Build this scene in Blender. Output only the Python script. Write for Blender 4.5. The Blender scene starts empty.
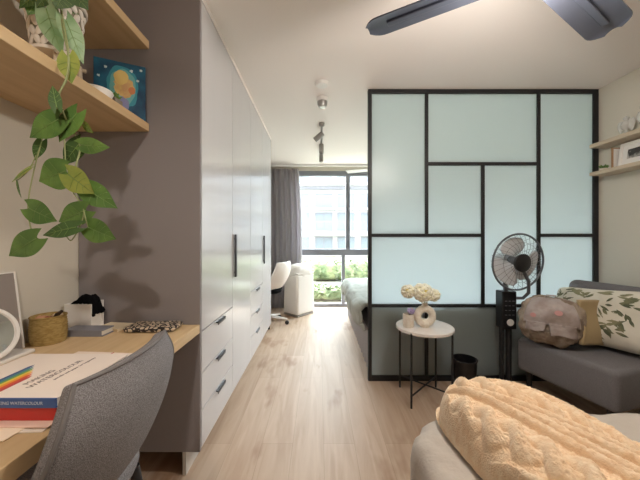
import bpy, math, random
from mathutils import Vector, Matrix, noise, Euler

S = bpy.context.scene
COL = S.collection
F = 287.0; CX = 319.0; CY = 238.0; H = 1.2     # measured: focal length in px, vanishing point, eye height (m)
PI = math.pi
rnd = random.Random(7)

def P(px, py, y):
    """point at depth y that the photograph shows at pixel (px, py)"""
    return Vector(((px-CX)/F*y, y, H+(CY-py)/F*y))
def PZ(px, py, z):
    """point on the horizontal plane z"""
    y = (H-z)*F/(py-CY)
    return Vector(((px-CX)/F*y, y, z))

# ------------------------------------------------------------------ materials
def lin(c):
    out = []
    for v in c[:3]:
        v /= 255.0
        out.append(v/12.92 if v <= 0.04045 else ((v+0.055)/1.055)**2.4)
    return (*out, 1.0)

MATS = {}
def mat(name, rgb, rough=0.6, metal=0.0, spec=0.5, var=None, bump=None, coords='Object', stretch=(1,1,1),
        emit=None, sheen=0.0, coat=0.0):
    """var=(scale, rgb2, lo, hi): noise mix with a second colour; bump=(scale, strength, dist)"""
    m = bpy.data.materials.new(name); m.use_nodes = True
    nt = m.node_tree; N = nt.nodes; L = nt.links
    b = N['Principled BSDF']
    b.inputs['Base Color'].default_value = lin(rgb)
    b.inputs['Roughness'].default_value = rough
    b.inputs['Metallic'].default_value = metal
    b.inputs['Specular IOR Level'].default_value = spec
    if sheen: b.inputs['Sheen Weight'].default_value = sheen
    if coat:
        b.inputs['Coat Weight'].default_value = coat; b.inputs['Coat Roughness'].default_value = 0.15
    tc = mp = None
    if var or bump:
        tc = N.new('ShaderNodeTexCoord'); mp = N.new('ShaderNodeMapping')
        mp.inputs['Scale'].default_value = stretch
        L.new(tc.outputs[coords], mp.inputs['Vector'])
    if var:
        nz = N.new('ShaderNodeTexNoise'); nz.inputs['Scale'].default_value = var[0]; nz.inputs['Detail'].default_value = 6
        L.new(mp.outputs['Vector'], nz.inputs['Vector'])
        r = N.new('ShaderNodeValToRGB')
        r.color_ramp.elements[0].position = var[2]; r.color_ramp.elements[0].color = lin(rgb)
        r.color_ramp.elements[1].position = var[3]; r.color_ramp.elements[1].color = lin(var[1])
        L.new(nz.outputs['Fac'], r.inputs['Fac']); L.new(r.outputs['Color'], b.inputs['Base Color'])
    if bump:
        nz = N.new('ShaderNodeTexNoise'); nz.inputs['Scale'].default_value = bump[0]; nz.inputs['Detail'].default_value = 4
        L.new(mp.outputs['Vector'], nz.inputs['Vector'])
        bp = N.new('ShaderNodeBump'); bp.inputs['Strength'].default_value = bump[1]; bp.inputs['Distance'].default_value = bump[2]
        L.new(nz.outputs['Fac'], bp.inputs['Height']); L.new(bp.outputs['Normal'], b.inputs['Normal'])
    if emit:
        b.inputs['Emission Color'].default_value = lin(emit[0]); b.inputs['Emission Strength'].default_value = emit[1]
    return m

def wood_mat(name, c1, c2, axis='Y', rough=0.5, scale=1.0):
    m = bpy.data.materials.new(name); m.use_nodes = True
    nt = m.node_tree; N = nt.nodes; L = nt.links; b = N['Principled BSDF']
    tc = N.new('ShaderNodeTexCoord'); mp = N.new('ShaderNodeMapping')
    st = {'Y': (22, 1.6, 22), 'X': (1.6, 22, 22), 'Z': (22, 22, 1.6)}[axis]
    mp.inputs['Scale'].default_value = tuple(s*scale for s in st)
    L.new(tc.outputs['Object'], mp.inputs['Vector'])
    nz = N.new('ShaderNodeTexNoise'); nz.inputs['Scale'].default_value = 1.0; nz.inputs['Detail'].default_value = 8
    nz.inputs['Distortion'].default_value = 0.8
    L.new(mp.outputs['Vector'], nz.inputs['Vector'])
    r = N.new('ShaderNodeValToRGB')
    r.color_ramp.elements[0].position = 0.3; r.color_ramp.elements[0].color = lin(c1)
    r.color_ramp.elements[1].position = 0.7; r.color_ramp.elements[1].color = lin(c2)
    L.new(nz.outputs['Fac'], r.inputs['Fac']); L.new(r.outputs['Color'], b.inputs['Base Color'])
    b.inputs['Roughness'].default_value = rough
    return m

def floor_mat():
    m = bpy.data.materials.new('oak_plank_floor'); m.use_nodes = True
    nt = m.node_tree; N = nt.nodes; L = nt.links; b = N['Principled BSDF']
    tc = N.new('ShaderNodeTexCoord')
    sep = N.new('ShaderNodeSeparateXYZ'); cmb = N.new('ShaderNodeCombineXYZ')
    L.new(tc.outputs['Object'], sep.inputs[0])
    L.new(sep.outputs['Y'], cmb.inputs['X']); L.new(sep.outputs['X'], cmb.inputs['Y'])
    br = N.new('ShaderNodeTexBrick')
    br.inputs['Scale'].default_value = 1.0
    br.inputs['Brick Width'].default_value = 1.25; br.inputs['Row Height'].default_value = 0.18
    br.inputs['Mortar Size'].default_value = 0.0012; br.inputs['Mortar Smooth'].default_value = 0.3
    br.offset = 0.37
    br.inputs['Color1'].default_value = lin((193, 172, 153)); br.inputs['Color2'].default_value = lin((206, 186, 168))
    br.inputs['Mortar'].default_value = lin((178, 158, 138))
    L.new(cmb.outputs[0], br.inputs['Vector'])
    mp = N.new('ShaderNodeMapping'); mp.inputs['Scale'].default_value = (11, 0.9, 1)
    L.new(tc.outputs['Object'], mp.inputs['Vector'])
    nz = N.new('ShaderNodeTexNoise'); nz.inputs['Scale'].default_value = 1.4; nz.inputs['Detail'].default_value = 9
    nz.inputs['Distortion'].default_value = 1.2
    L.new(mp.outputs[0], nz.inputs['Vector'])
    r = N.new('ShaderNodeValToRGB')
    r.color_ramp.elements[0].position = 0.33; r.color_ramp.elements[0].color = lin((232, 221, 211))
    r.color_ramp.elements[1].position = 0.66; r.color_ramp.elements[1].color = lin((255, 252, 248))
    L.new(nz.outputs['Fac'], r.inputs['Fac'])
    # knots: sparse darker spots
    mp2 = N.new('ShaderNodeMapping'); mp2.inputs['Scale'].default_value = (2.6, 0.9, 1)
    L.new(tc.outputs['Object'], mp2.inputs['Vector'])
    n2 = N.new('ShaderNodeTexNoise'); n2.inputs['Scale'].default_value = 2.3; n2.inputs['Detail'].default_value = 3
    L.new(mp2.outputs[0], n2.inputs['Vector'])
    r2 = N.new('ShaderNodeValToRGB')
    r2.color_ramp.elements[0].position = 0.30; r2.color_ramp.elements[0].color = lin((210, 190, 172))
    r2.color_ramp.elements[1].position = 0.42; r2.color_ramp.elements[1].color = lin((255, 255, 255))
    L.new(n2.outputs['Fac'], r2.inputs['Fac'])
    mx = N.new('ShaderNodeMix'); mx.data_type = 'RGBA'; mx.blend_type = 'MULTIPLY'; mx.inputs[0].default_value = 1.0
    L.new(br.outputs['Color'], mx.inputs[6]); L.new(r.outputs['Color'], mx.inputs[7])
    my = N.new('ShaderNodeMix'); my.data_type = 'RGBA'; my.blend_type = 'MULTIPLY'; my.inputs[0].default_value = 0.8
    L.new(mx.outputs[2], my.inputs[6]); L.new(r2.outputs['Color'], my.inputs[7])
    L.new(my.outputs[2], b.inputs['Base Color'])
    b.inputs['Roughness'].default_value = 0.5
    b.inputs['Specular IOR Level'].default_value = 0.5
    return m

def clear_glass(name, tint=(245, 250, 250), refl=0.06):
    m = bpy.data.materials.new(name); m.use_nodes = True
    nt = m.node_tree; N = nt.nodes; L = nt.links; N.clear()
    o = N.new('ShaderNodeOutputMaterial'); t = N.new('ShaderNodeBsdfTransparent'); g = N.new('ShaderNodeBsdfGlossy')
    t.inputs['Color'].default_value = lin(tint); g.inputs['Roughness'].default_value = 0.03
    x = N.new('ShaderNodeMixShader'); x.inputs[0].default_value = refl
    L.new(t.outputs[0], x.inputs[1]); L.new(g.outputs[0], x.inputs[2]); L.new(x.outputs[0], o.inputs[0])
    return m

def frosted_glass(name):
    m = bpy.data.materials.new(name); m.use_nodes = True
    nt = m.node_tree; N = nt.nodes; L = nt.links; N.clear()
    o = N.new('ShaderNodeOutputMaterial')
    t = N.new('ShaderNodeBsdfTranslucent'); t.inputs['Color'].default_value = lin((231, 238, 241))
    d = N.new('ShaderNodeBsdfDiffuse'); d.inputs['Color'].default_value = lin((200, 208, 204))
    g = N.new('ShaderNodeBsdfGlossy'); g.inputs['Roughness'].default_value = 0.35
    a = N.new('ShaderNodeMixShader'); a.inputs[0].default_value = 0.22
    L.new(t.outputs[0], a.inputs[1]); L.new(d.outputs[0], a.inputs[2])
    x = N.new('ShaderNodeMixShader'); x.inputs[0].default_value = 0.05
    L.new(a.outputs[0], x.inputs[1]); L.new(g.outputs[0], x.inputs[2]); L.new(x.outputs[0], o.inputs[0])
    return m

def weave_mat(name, c1, c2, scale=260, rough=0.9, bumpd=0.0015):
    m = bpy.data.materials.new(name); m.use_nodes = True
    nt = m.node_tree; N = nt.nodes; L = nt.links; b = N['Principled BSDF']
    tc = N.new('ShaderNodeTexCoord')
    nz = N.new('ShaderNodeTexNoise'); nz.inputs['Scale'].default_value = scale; nz.inputs['Detail'].default_value = 3
    L.new(tc.outputs['Object'], nz.inputs['Vector'])
    r = N.new('ShaderNodeValToRGB')
    r.color_ramp.elements[0].position = 0.35; r.color_ramp.elements[0].color = lin(c1)
    r.color_ramp.elements[1].position = 0.65; r.color_ramp.elements[1].color = lin(c2)
    L.new(nz.outputs['Fac'], r.inputs['Fac']); L.new(r.outputs['Color'], b.inputs['Base Color'])
    bp = N.new('ShaderNodeBump'); bp.inputs['Strength'].default_value = 0.6; bp.inputs['Distance'].default_value = bumpd
    L.new(nz.outputs['Fac'], bp.inputs['Height']); L.new(bp.outputs['Normal'], b.inputs['Normal'])
    b.inputs['Roughness'].default_value = rough; b.inputs['Specular IOR Level'].default_value = 0.2
    return m

def pattern_mat(name, c1, c2, scale=60):
    m = bpy.data.materials.new(name); m.use_nodes = True
    nt = m.node_tree; N = nt.nodes; L = nt.links; b = N['Principled BSDF']
    tc = N.new('ShaderNodeTexCoord'); v = N.new('ShaderNodeTexVoronoi'); v.inputs['Scale'].default_value = scale
    v.feature = 'DISTANCE_TO_EDGE'
    L.new(tc.outputs['Object'], v.inputs['Vector'])
    r = N.new('ShaderNodeValToRGB'); r.color_ramp.interpolation = 'CONSTANT'
    r.color_ramp.elements[0].position = 0.0; r.color_ramp.elements[0].color = lin(c1)
    r.color_ramp.elements[1].position = 0.13; r.color_ramp.elements[1].color = lin(c2)
    L.new(v.outputs['Distance'], r.inputs['Fac']); L.new(r.outputs['Color'], b.inputs['Base Color'])
    b.inputs['Roughness'].default_value = 0.7
    return m

M = {}
M['floor'] = floor_mat()
M['wall'] = mat('warm_white_wall_paint', (212, 206, 194), 0.85, spec=0.2, bump=(140, 0.05, 0.001))
M['ceiling'] = mat('ceiling_paint', (240, 232, 228), 0.9, spec=0.2)
M['wardrobe'] = mat('light_grey_melamine', (204, 202, 205), 0.19, spec=0.85, var=(4, (201, 199, 202), 0.4, 0.6), stretch=(1, 1, 0.1))
M['taupe'] = mat('shade_toned_side_panel', (143, 137, 139), 0.55, spec=0.3)  # darker than the fronts: shade on this side is put into the colour
M['plinth'] = mat('plinth_laminate', (206, 200, 194), 0.5)
M['handle'] = mat('dark_grey_metal_handle', (84, 84, 88), 0.4, metal=0.6)
M['oak'] = wood_mat('light_oak', (202, 172, 130), (218, 190, 150), 'Y')
M['shelfoak'] = wood_mat('oak_shelf', (194, 164, 124), (210, 182, 142), 'Y')
M['paleoak'] = wood_mat('pale_oak', (186, 168, 146), (204, 188, 166), 'Y')
M['black'] = mat('black_powder_coat', (38, 38, 41), 0.45, spec=0.4)
M['blackplastic'] = mat('black_plastic', (24, 24, 27), 0.35)
M['blackcloth'] = mat('black_cloth', (16, 16, 19), 0.95, spec=0.1)
M['frosted'] = frosted_glass('frosted_glass')
M['glass'] = clear_glass('window_glass')
M['acrylic'] = clear_glass('clear_acrylic', (235, 238, 238), 0.14)
M['alu'] = mat('grey_aluminium_window_frame', (134, 136, 144), 0.5, metal=0.2)
M['white'] = mat('white_plastic', (236, 233, 230), 0.4)
M['whitematte'] = mat('white_matte', (238, 234, 230), 0.8)
M['ceramic'] = mat('cream_ceramic', (234, 226, 214), 0.55, var=(60, (224, 212, 196), 0.4, 0.65))
M['marble'] = mat('white_table_top', (240, 234, 230), 0.25, var=(5, (226, 218, 214), 0.52, 0.7))
M['curtain'] = mat('grey_curtain_fabric', (176, 172, 176), 0.9, spec=0.1, var=(90, (188, 184, 187), 0.4, 0.6))
def translucent(m, c, fac):
    nt = m.node_tree; N = nt.nodes; L = nt.links
    t = N.new('ShaderNodeBsdfTranslucent'); t.inputs['Color'].default_value = lin(c)
    x = N.new('ShaderNodeMixShader'); x.inputs[0].default_value = fac
    L.new(N['Principled BSDF'].outputs[0], x.inputs[1]); L.new(t.outputs[0], x.inputs[2]); L.new(x.outputs[0], N['Material Output'].inputs[0])
translucent(M['curtain'], (192, 187, 190), 0.45)
M['duvet'] = mat('pale_sage_duvet', (172, 176, 169), 0.9, spec=0.15, var=(7, (158, 163, 156), 0.35, 0.7), sheen=0.2)
M['mattress'] = mat('dark_grey_mattress', (86, 86, 92), 0.9)
M['bedskirt'] = mat('grey_bed_base_fabric', (172, 168, 170), 0.9, spec=0.1)
M['armchair'] = weave_mat('grey_armchair_fabric', (108, 106, 109), (124, 122, 125), 300)
M['deskchair'] = weave_mat('tweed_grey_fabric', (104, 101, 103), (158, 155, 158), 480, bumpd=0.0015)
M['piping'] = mat('grey_piping', (120, 116, 116), 0.9)
M['sofabed'] = mat('beige_grey_cover', (196, 186, 176), 0.9, spec=0.15, var=(5, (206, 196, 186), 0.35, 0.7), bump=(9, 0.45, 0.03))
M['throw'] = mat('peach_cream_fleece', (242, 210, 173), 1.0, spec=0.05, var=(45, (250, 226, 196), 0.35, 0.65), bump=(240, 0.8, 0.003), sheen=0.3)
M['leaf'] = mat('pothos_leaf', (84, 120, 58), 0.4, var=(14, (116, 152, 74), 0.42, 0.68), spec=0.5)
M['leaflight'] = mat('pothos_leaf_yellow_green', (156, 168, 82), 0.42, var=(16, (126, 150, 72), 0.45, 0.7))
M['leafpale'] = mat('pothos_leaf_pale', (150, 180, 140), 0.45, var=(16, (110, 150, 100), 0.45, 0.7))
M['leafback'] = mat('pothos_leaf_dark', (70, 100, 50), 0.5)
M['stem'] = mat('pale_green_stem', (150, 158, 110), 0.6)
M['pot'] = mat('white_relief_pot', (226, 218, 208), 0.7)
M['potgap'] = mat('grey_pot_ground', (136, 128, 112), 0.85)
M['wicker'] = mat('golden_woven_basket', (146, 120, 66), 0.8, var=(60, (172, 146, 90), 0.4, 0.6), bump=(120, 0.6, 0.003), stretch=(1, 1, 3))
M['fanblade'] = mat('slate_grey_fan_blade', (84, 88, 101), 0.42, metal=0.3, spec=0.5)
M['fanhub'] = mat('fan_hub_grey', (78, 82, 92), 0.35, metal=0.4)
M['steel'] = mat('brushed_steel', (170, 168, 166), 0.35, metal=0.7)
M['spot'] = mat('grey_spotlight_metal', (150, 146, 142), 0.45, metal=0.4)
M['pblade'] = mat('smoky_plastic_blade', (204, 208, 214), 0.25, spec=0.5)
M['guard'] = mat('grey_guard_wire', (96, 98, 104), 0.4, metal=0.3)
M['lampglow'] = mat('fan_lamp_diffuser', (255, 240, 220), 0.5, emit=((255, 236, 214), 3.0))

# ------------------------------------------------------------------ mesh builder
BASE = {}
class MB:
    def __init__(self): self.v = []; self.f = []
    def add(self, vs, fs, X=None):
        o = len(self.v)
        for p in vs:
            p = Vector(p); self.v.append(X @ p if X else p)
        self.f += [tuple(i+o for i in q) for q in fs]
        return self
    def box(self, x0, x1, y0, y1, z0, z1, X=None):
        return self.add([(x0,y0,z0),(x1,y0,z0),(x1,y1,z0),(x0,y1,z0),(x0,y0,z1),(x1,y0,z1),(x1,y1,z1),(x0,y1,z1)],
                 [(0,3,2,1),(4,5,6,7),(0,1,5,4),(1,2,6,5),(2,3,7,6),(3,0,4,7)], X)
    def tube(self, pts, r, n=8, closed=False, X=None):
        pts = [Vector(p) for p in pts]; m = len(pts)
        rs = r if isinstance(r, (list, tuple)) else [r]*m
        vs = []; ref = None
        for i in range(m):
            a = pts[(i-1) % m] if (closed or i) else pts[0]
            b = pts[(i+1) % m] if (closed or i < m-1) else pts[-1]
            t = (b-a).normalized()
            if ref is None:
                ref = Vector((0,0,1)) if abs(t.z) < 0.9 else Vector((1,0,0))
            s = t.cross(ref)
            if s.length < 1e-5: s = t.cross(Vector((0,1,0)))
            s.normalize(); u = s.cross(t).normalized(); ref = u
            for k in range(n):
                an = 2*PI*k/n
                vs.append(pts[i] + (s*math.cos(an)+u*math.sin(an))*rs[i])
        fs = []
        for i in range(m if closed else m-1):
            j = (i+1) % m
            for k in range(n):
                l = (k+1) % n
                fs.append((i*n+k, i*n+l, j*n+l, j*n+k))
        if not closed:
            fs.append(tuple(range(n))[::-1]); fs.append(tuple((m-1)*n+k for k in range(n)))
        return self.add(vs, fs, X)
    def lathe(self, prof, c=(0,0,0), n=32, X=None, sx=1.0, sy=1.0):
        vs = []; fs = []; m = len(prof)
        for (r, z) in prof:
            for k in range(n):
                a = 2*PI*k/n
                vs.append((c[0]+sx*r*math.cos(a), c[1]+sy*r*math.sin(a), c[2]+z))
        for i in range(m-1):
            for k in range(n):
                l = (k+1) % n
                fs.append((i*n+k, i*n+l, (i+1)*n+l, (i+1)*n+k))
        fs.append(tuple(range(n))[::-1]); fs.append(tuple((m-1)*n+k for k in range(n)))
        return self.add(vs, fs, X)
    def grid(self, fn, nu, nv, X=None):
        """open surface fn(u, v), u, v in 0..1"""
        vs = [fn(i/nu, j/nv) for j in range(nv+1) for i in range(nu+1)]
        fs = [(j*(nu+1)+i, j*(nu+1)+i+1, (j+1)*(nu+1)+i+1, (j+1)*(nu+1)+i) for j in range(nv) for i in range(nu)]
        return self.add(vs, fs, X)
    def ball(self, c, r, nu=24, nv=14, e1=1.0, e2=1.0, fn=None, X=None):
        """superellipsoid; fn(unit direction, point) -> point"""
        def pw(x, e): return math.copysign(abs(x)**e, x)
        vs = []; fs = []; c = Vector(c)
        for j in range(nv+1):
            la = -PI/2 + PI*j/nv
            for i in range(nu):
                lo = 2*PI*i/nu
                d = Vector((pw(math.cos(la), e1)*pw(math.cos(lo), e2), pw(math.cos(la), e1)*pw(math.sin(lo), e2), pw(math.sin(la), e1)))
                p = Vector((d.x*r[0], d.y*r[1], d.z*r[2]))
                if fn: p = fn(d, p)
                vs.append(c+p)
        for j in range(nv):
            for i in range(nu):
                l = (i+1) % nu
                fs.append((j*nu+i, j*nu+l, (j+1)*nu+l, (j+1)*nu+i))
        return self.add(vs, fs, X)
    def prism(self, poly, z0, z1, X=None):
        n = len(poly)
        vs = [(p[0], p[1], z0) for p in poly]+[(p[0], p[1], z1) for p in poly]
        fs = [tuple(range(n))[::-1], tuple(range(n, 2*n))]
        fs += [(i, (i+1) % n, n+(i+1) % n, n+i) for i in range(n)]
        return self.add(vs, fs, X)
    def build(self, name, material, parent=None, smooth=True, bevel=0.0, seg=2, subsurf=0, solid=0.0, off=0.0, sharp=40, label=None):
        me = bpy.data.meshes.new(name)
        if parent is None:
            xs = [p.x for p in self.v]; ys = [p.y for p in self.v]; zs = [p.z for p in self.v]
            base = Vector(((min(xs)+max(xs))/2, (min(ys)+max(ys))/2, min(zs)))
        else:
            base = BASE[parent]
        me.from_pydata([tuple(p-base) for p in self.v], [], self.f)
        me.validate(); me.update()
        o = bpy.data.objects.new(name, me); COL.objects.link(o)
        me.materials.append(material)
        if smooth:
            me.shade_smooth()
            if sharp: me.set_sharp_from_angle(angle=math.radians(sharp))
        BASE[o] = base
        if parent is None: o.location = base
        else: o.parent = parent
        if solid:
            q = o.modifiers.new('solid', 'SOLIDIFY'); q.thickness = solid; q.offset = off
        if bevel:
            q = o.modifiers.new('bevel', 'BEVEL'); q.width = bevel; q.segments = seg; q.limit_method = 'ANGLE'; q.angle_limit = math.radians(40)
            if not smooth: pass
        if subsurf:
            q = o.modifiers.new('sub', 'SUBSURF'); q.levels = subsurf; q.render_levels = subsurf
        if label: o['label'] = label
        return o

def tag(o, label, cat, group=None):
    o['label'] = label; o['category'] = cat
    if group: o['group'] = group
    return o
def thing(name, loc, label, cat, group=None):
    o = bpy.data.objects.new(name, None); COL.objects.link(o)
    o.empty_display_size = 0.1
    o.location = Vector(loc); BASE[o] = Vector(loc)
    return tag(o, label, cat, group)
def struct(o):
    o['kind'] = 'structure'; return o
def children(o): return [c for c in bpy.data.objects if c.parent == o]
def copy_tree(o, parent=None):
    c = o.copy(); COL.objects.link(c)
    if parent: c.parent = parent
    BASE[c] = BASE[o]
    for ch in children(o):
        copy_tree(ch, c)
    return c
def rotz(a, c=(0,0,0)):
    return Matrix.Translation(Vector(c)) @ Matrix.Rotation(a, 4, 'Z')
def frame_to(c, ex, ey, ez):
    """matrix with the given axes at c"""
    m = Matrix.Identity(4)
    for k, e in enumerate((ex, ey, ez)):
        for r in range(3): m[r][k] = e[r]
    for r in range(3): m[r][3] = c[r]
    return m
def axis_frame(c, z):
    z = Vector(z).normalized()
    x = z.cross(Vector((0,0,1)))
    if x.length < 1e-4: x = Vector((1,0,0))
    x.normalize(); y = z.cross(x)
    return frame_to(c, x, y, z)
def text(name, body, size, X, material, parent, extrude=0.0004, align='LEFT'):
    cu = bpy.data.curves.new(name, 'FONT'); cu.body = body; cu.size = size; cu.extrude = extrude; cu.align_x = align
    cu.materials.append(material)
    tmp = bpy.data.objects.new(name, cu); COL.objects.link(tmp)
    bpy.context.view_layer.update()
    me = bpy.data.meshes.new_from_object(tmp.evaluated_get(bpy.context.evaluated_depsgraph_get()))
    bpy.data.objects.remove(tmp)
    o = bpy.data.objects.new(name, me); COL.objects.link(o)
    BASE[o] = BASE[parent]
    o.parent = parent
    o.matrix_local = Matrix.Translation(-BASE[parent]) @ X
    return o
def fbm(p, s, o=3):
    v = 0; a = 1
    for k in range(o):
        v += a*noise.noise(Vector(p)*s); s *= 2.1; a *= 0.5
    return v

# ------------------------------------------------------------------ the room
XL, XR, YN, YF, ZC = -1.215, 2.349, -1.7, 5.0, 2.45
struct(MB().box(XL-0.1, XR+0.1, YN-0.1, YF+0.15, -0.12, 0).build('floor', M['floor'], smooth=False))
struct(MB().box(XL-0.1, XR+0.1, YN-0.1, YF+0.15, ZC, ZC+0.12).build('ceiling', M['ceiling'], smooth=False))
struct(MB().box(XL-0.1, XL, YN-0.1, YF+0.15, 0, ZC).build('wall_left', M['wall'], smooth=False))
struct(MB().box(XR, XR+0.1, YN-0.1, YF+0.15, 0, ZC).build('wall_right', M['wall'], smooth=False))
struct(MB().box(XL, XR, YN-0.1, YN, 0, ZC).build('wall_near', M['wall'], smooth=False))
WX0, WX1, WZ0, WZ1 = -0.46, 2.16, 0.0, 2.37
wf = MB()
wf.box(XL, WX0, YF, YF+0.15, 0, ZC); wf.box(WX1, XR, YF, YF+0.15, 0, ZC); wf.box(WX0, WX1, YF, YF+0.15, WZ1, ZC)
struct(wf.build('wall_far', M['wall'], smooth=False))

# window_1: floor to ceiling aluminium window
wr = bpy.data.objects.new('window_1', None); COL.objects.link(wr); wr.location = (0.85, YF, 0); BASE[wr] = Vector((0.85, YF, 0)); struct(wr)
fy0, fy1 = YF+0.01, YF+0.09
b = MB()
b.box(WX0, WX1, fy0, fy1, 2.285, WZ1); b.box(WX0, WX1, fy0, fy1, 0.0, 0.055)
b.box(WX0, WX0+0.06, fy0, fy1, 0.055, 2.285); b.box(WX1-0.06, WX1, fy0, fy1, 0.055, 2.285)
b.build('window_frame', M['alu'], wr, smooth=False, bevel=0.004)
MB().box(WX0+0.06, WX1-0.06, fy0-0.01, fy1, 0.90, 1.005).build('transom', M['alu'], wr, smooth=False, bevel=0.004)
ups = (0.505, 1.36); lows = (0.425, 1.30)
for x in ups: MB().box(x-0.036, x+0.036, fy0, fy1, 1.005, 2.285).build('mullion', M['alu'], wr, smooth=False, bevel=0.004)
for x in lows: MB().box(x-0.028, x+0.028, fy0, fy1, 0.055, 0.90).build('mullion', M['alu'], wr, smooth=False, bevel=0.004)
ex = [WX0+0.06, *ups, WX1-0.06]
for a_, b_ in zip(ex[:-1], ex[1:]): MB().box(a_, b_, YF+0.05, YF+0.056, 1.005, 2.285).build('pane', M['glass'], wr, smooth=False)
ex = [WX0+0.06, *lows, WX1-0.06]
for a_, b_ in zip(ex[:-1], ex[1:]): MB().box(a_, b_, YF+0.05, YF+0.056, 0.055, 0.90).build('pane', M['glass'], wr, smooth=False)
# window pull handle
MB().box(0.50, 0.512, YF-0.02, YF+0.01, 1.04, 1.16).build('handle', M['handle'], wr, bevel=0.003)

# ------------------------------------------------------------------ wardrobe run, four units
UY = [1.447, 1.99, 2.52, 3.05, 3.59]
xf = -0.60
labs = ['nearest light grey wardrobe unit with three drawers beside the desk',
        'tall single-door light grey wardrobe with a dark vertical handle, between two drawer units',
        'light grey wardrobe unit with three small drawers, farther from the desk',
        'last light grey wardrobe at the far end near the white chair']
for k in range(4):
    y0, y1 = UY[k], UY[k+1]
    t = thing('wardrobe_unit', (-0.9, (y0+y1)/2, 0), labs[k], 'wardrobe', 'built-in wardrobe units')
    c = MB()
    ys = y0+0.02 if k == 0 else y0+0.0015
    c.box(XL+0.004, xf-0.022, ys+0.001, y1-0.0015, 0.125, ZC-0.004)
    c.build('carcass', M['wardrobe'], t, smooth=False)
    MB().box(-0.69, -0.672, y0+0.004, y1, 0.0, 0.125).build('plinth', M['plinth'], t, smooth=False)
    for yy in (y0+0.25, y1-0.06): MB().tube([(-1.10, yy, 0), (-1.10, yy, 0.125)], 0.02, 10).build('support_foot', M['black'], t)
    if k == 0:
        MB().box(XL+0.004, xf, y0, y0+0.02, 0.120, ZC-0.004).build('side_panel', M['taupe'], t, smooth=False, bevel=0.0015, label='grey side panel with its shade put into the colour')
        y0 += 0.021
    g = 0.002
    def vhandle(par, y):
        h = MB()
        h.box(xf+0.004, xf+0.018, y-0.012, y+0.012, 0.925, 1.225)
        h.box(xf-0.001, xf+0.006, y-0.006, y+0.006, 0.95, 0.962); h.box(xf-0.001, xf+0.006, y-0.006, y+0.006, 1.188, 1.2)
        h.build('handle', M['handle'], par, bevel=0.002, smooth=False)
    if k in (1, 3):
        d = MB().box(xf-0.02, xf, y0+g, y1-g, 0.13, ZC-0.03).build('door', M['wardrobe'], t, smooth=False, bevel=0.0015)
        vhandle(d, y0+0.045)
    else:
        MB().box(xf-0.02, xf, y0+g, y1-g, 0.724, ZC-0.03).build('door', M['wardrobe'], t, smooth=False, bevel=0.0015)
        zz = [0.13, 0.318, 0.508, 0.72]
        for q in range(3):
            z0, z1 = zz[q], zz[q+1]
            d = MB().box(xf-0.02, xf, y0+g, y1-g, z0+g, z1-g).build('drawer', M['wardrobe'], t, smooth=False, bevel=0.0015)
            hl = MB(); yc = (y0+y1)/2+0.01; zc = z1-0.012
            hl.box(xf-0.002, xf+0.014, yc-0.068, yc+0.068, zc-0.003, zc+0.003)
            hl.box(xf+0.011, xf+0.014, yc-0.068, yc+0.068, zc-0.016, zc+0.003)
            hl.build('handle', M['handle'], d, bevel=0.0015, smooth=False)
struct(MB().box(-0.625, -0.598, 1.447, 3.59, ZC-0.028, ZC-0.001).build('trim_1', M['ceiling'], smooth=False))

# ------------------------------------------------------------------ room divider of frosted glass
DY = 2.425
t = thing('room_divider', (1.4, DY, 0), 'black steel framed frosted glass room divider standing in front of the bed', 'room divider')
def DX(px): return (px-CX)/F*(DY-0.02)
def DZ(py): return H+(CY-py)/F*(DY-0.02)
dx0, dx1 = DX(368.3), 2.345
fb = MB(); fw = 0.034
fb.box(dx0, dx0+0.030, DY-0.02, DY+0.02, 0, ZC-0.002)
fb.box(dx1-0.04, dx1, DY-0.02, DY+0.02, 0, ZC-0.002)
fb.box(dx0+0.03, dx1-0.04, DY-0.02, DY+0.02, ZC-0.036, ZC-0.002)
fb.box(dx0+0.03, dx1-0.04, DY-0.02, DY+0.02, 0, 0.045)
fb.build('outer_frame', M['black'], t, smooth=False, bevel=0.002)
hw = 0.0135
zin0, zin1 = 0.045, ZC-0.036
xa, xb, xc, xd, xe = dx0+0.03, DX(427), DX(483.5), DX(539.5), dx1-0.04
zA, zB, zC_ = DZ(163.5), DZ(235.3), DZ(306)
def bar(x0, x1, z0, z1): MB().box(x0, x1, DY-0.017, DY+0.017, z0, z1).build('bar', M['black'], t, smooth=False, bevel=0.0015)
bar(xa, xe, zC_-hw, zC_+hw)                       # long low bar
bar(xb-hw, xb+hw, zB+hw, zin1); bar(xd-hw, xd+hw, zC_+hw, zin1); bar(xc-hw, xc+hw, zC_+hw, zA-hw)
bar(xb+hw, xd-hw, zA-hw, zA+hw); bar(xa, xc-hw, zB-hw, zB+hw); bar(xd+hw, xe, zB-hw, zB+hw)
bar(xb-hw, xb+hw, zin0, zC_-hw); bar(xd-hw, xd+hw, zin0, zC_-hw)
def pane(x0, x1, z0, z1): MB().box(x0, x1, DY-0.004, DY+0.004, z0, z1).build('pane', M['frosted'], t, smooth=False)
pane(xa, xb-hw, zB+hw, zin1); pane(xb+hw, xd-hw, zA+hw, zin1); pane(xd+hw, xe, zB+hw, zin1)
pane(xb+hw, xc-hw, zB+hw, zA-hw); pane(xc+hw, xd-hw, zC_+hw, zA-hw)
pane(xa, xc-hw, zC_+hw, zB-hw); pane(xd+hw, xe, zC_+hw, zB-hw)
pane(xa, xb-hw, zin0, zC_-hw); pane(xb+hw, xd-hw, zin0, zC_-hw); pane(xd+hw, xe, zin0, zC_-hw)

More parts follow.
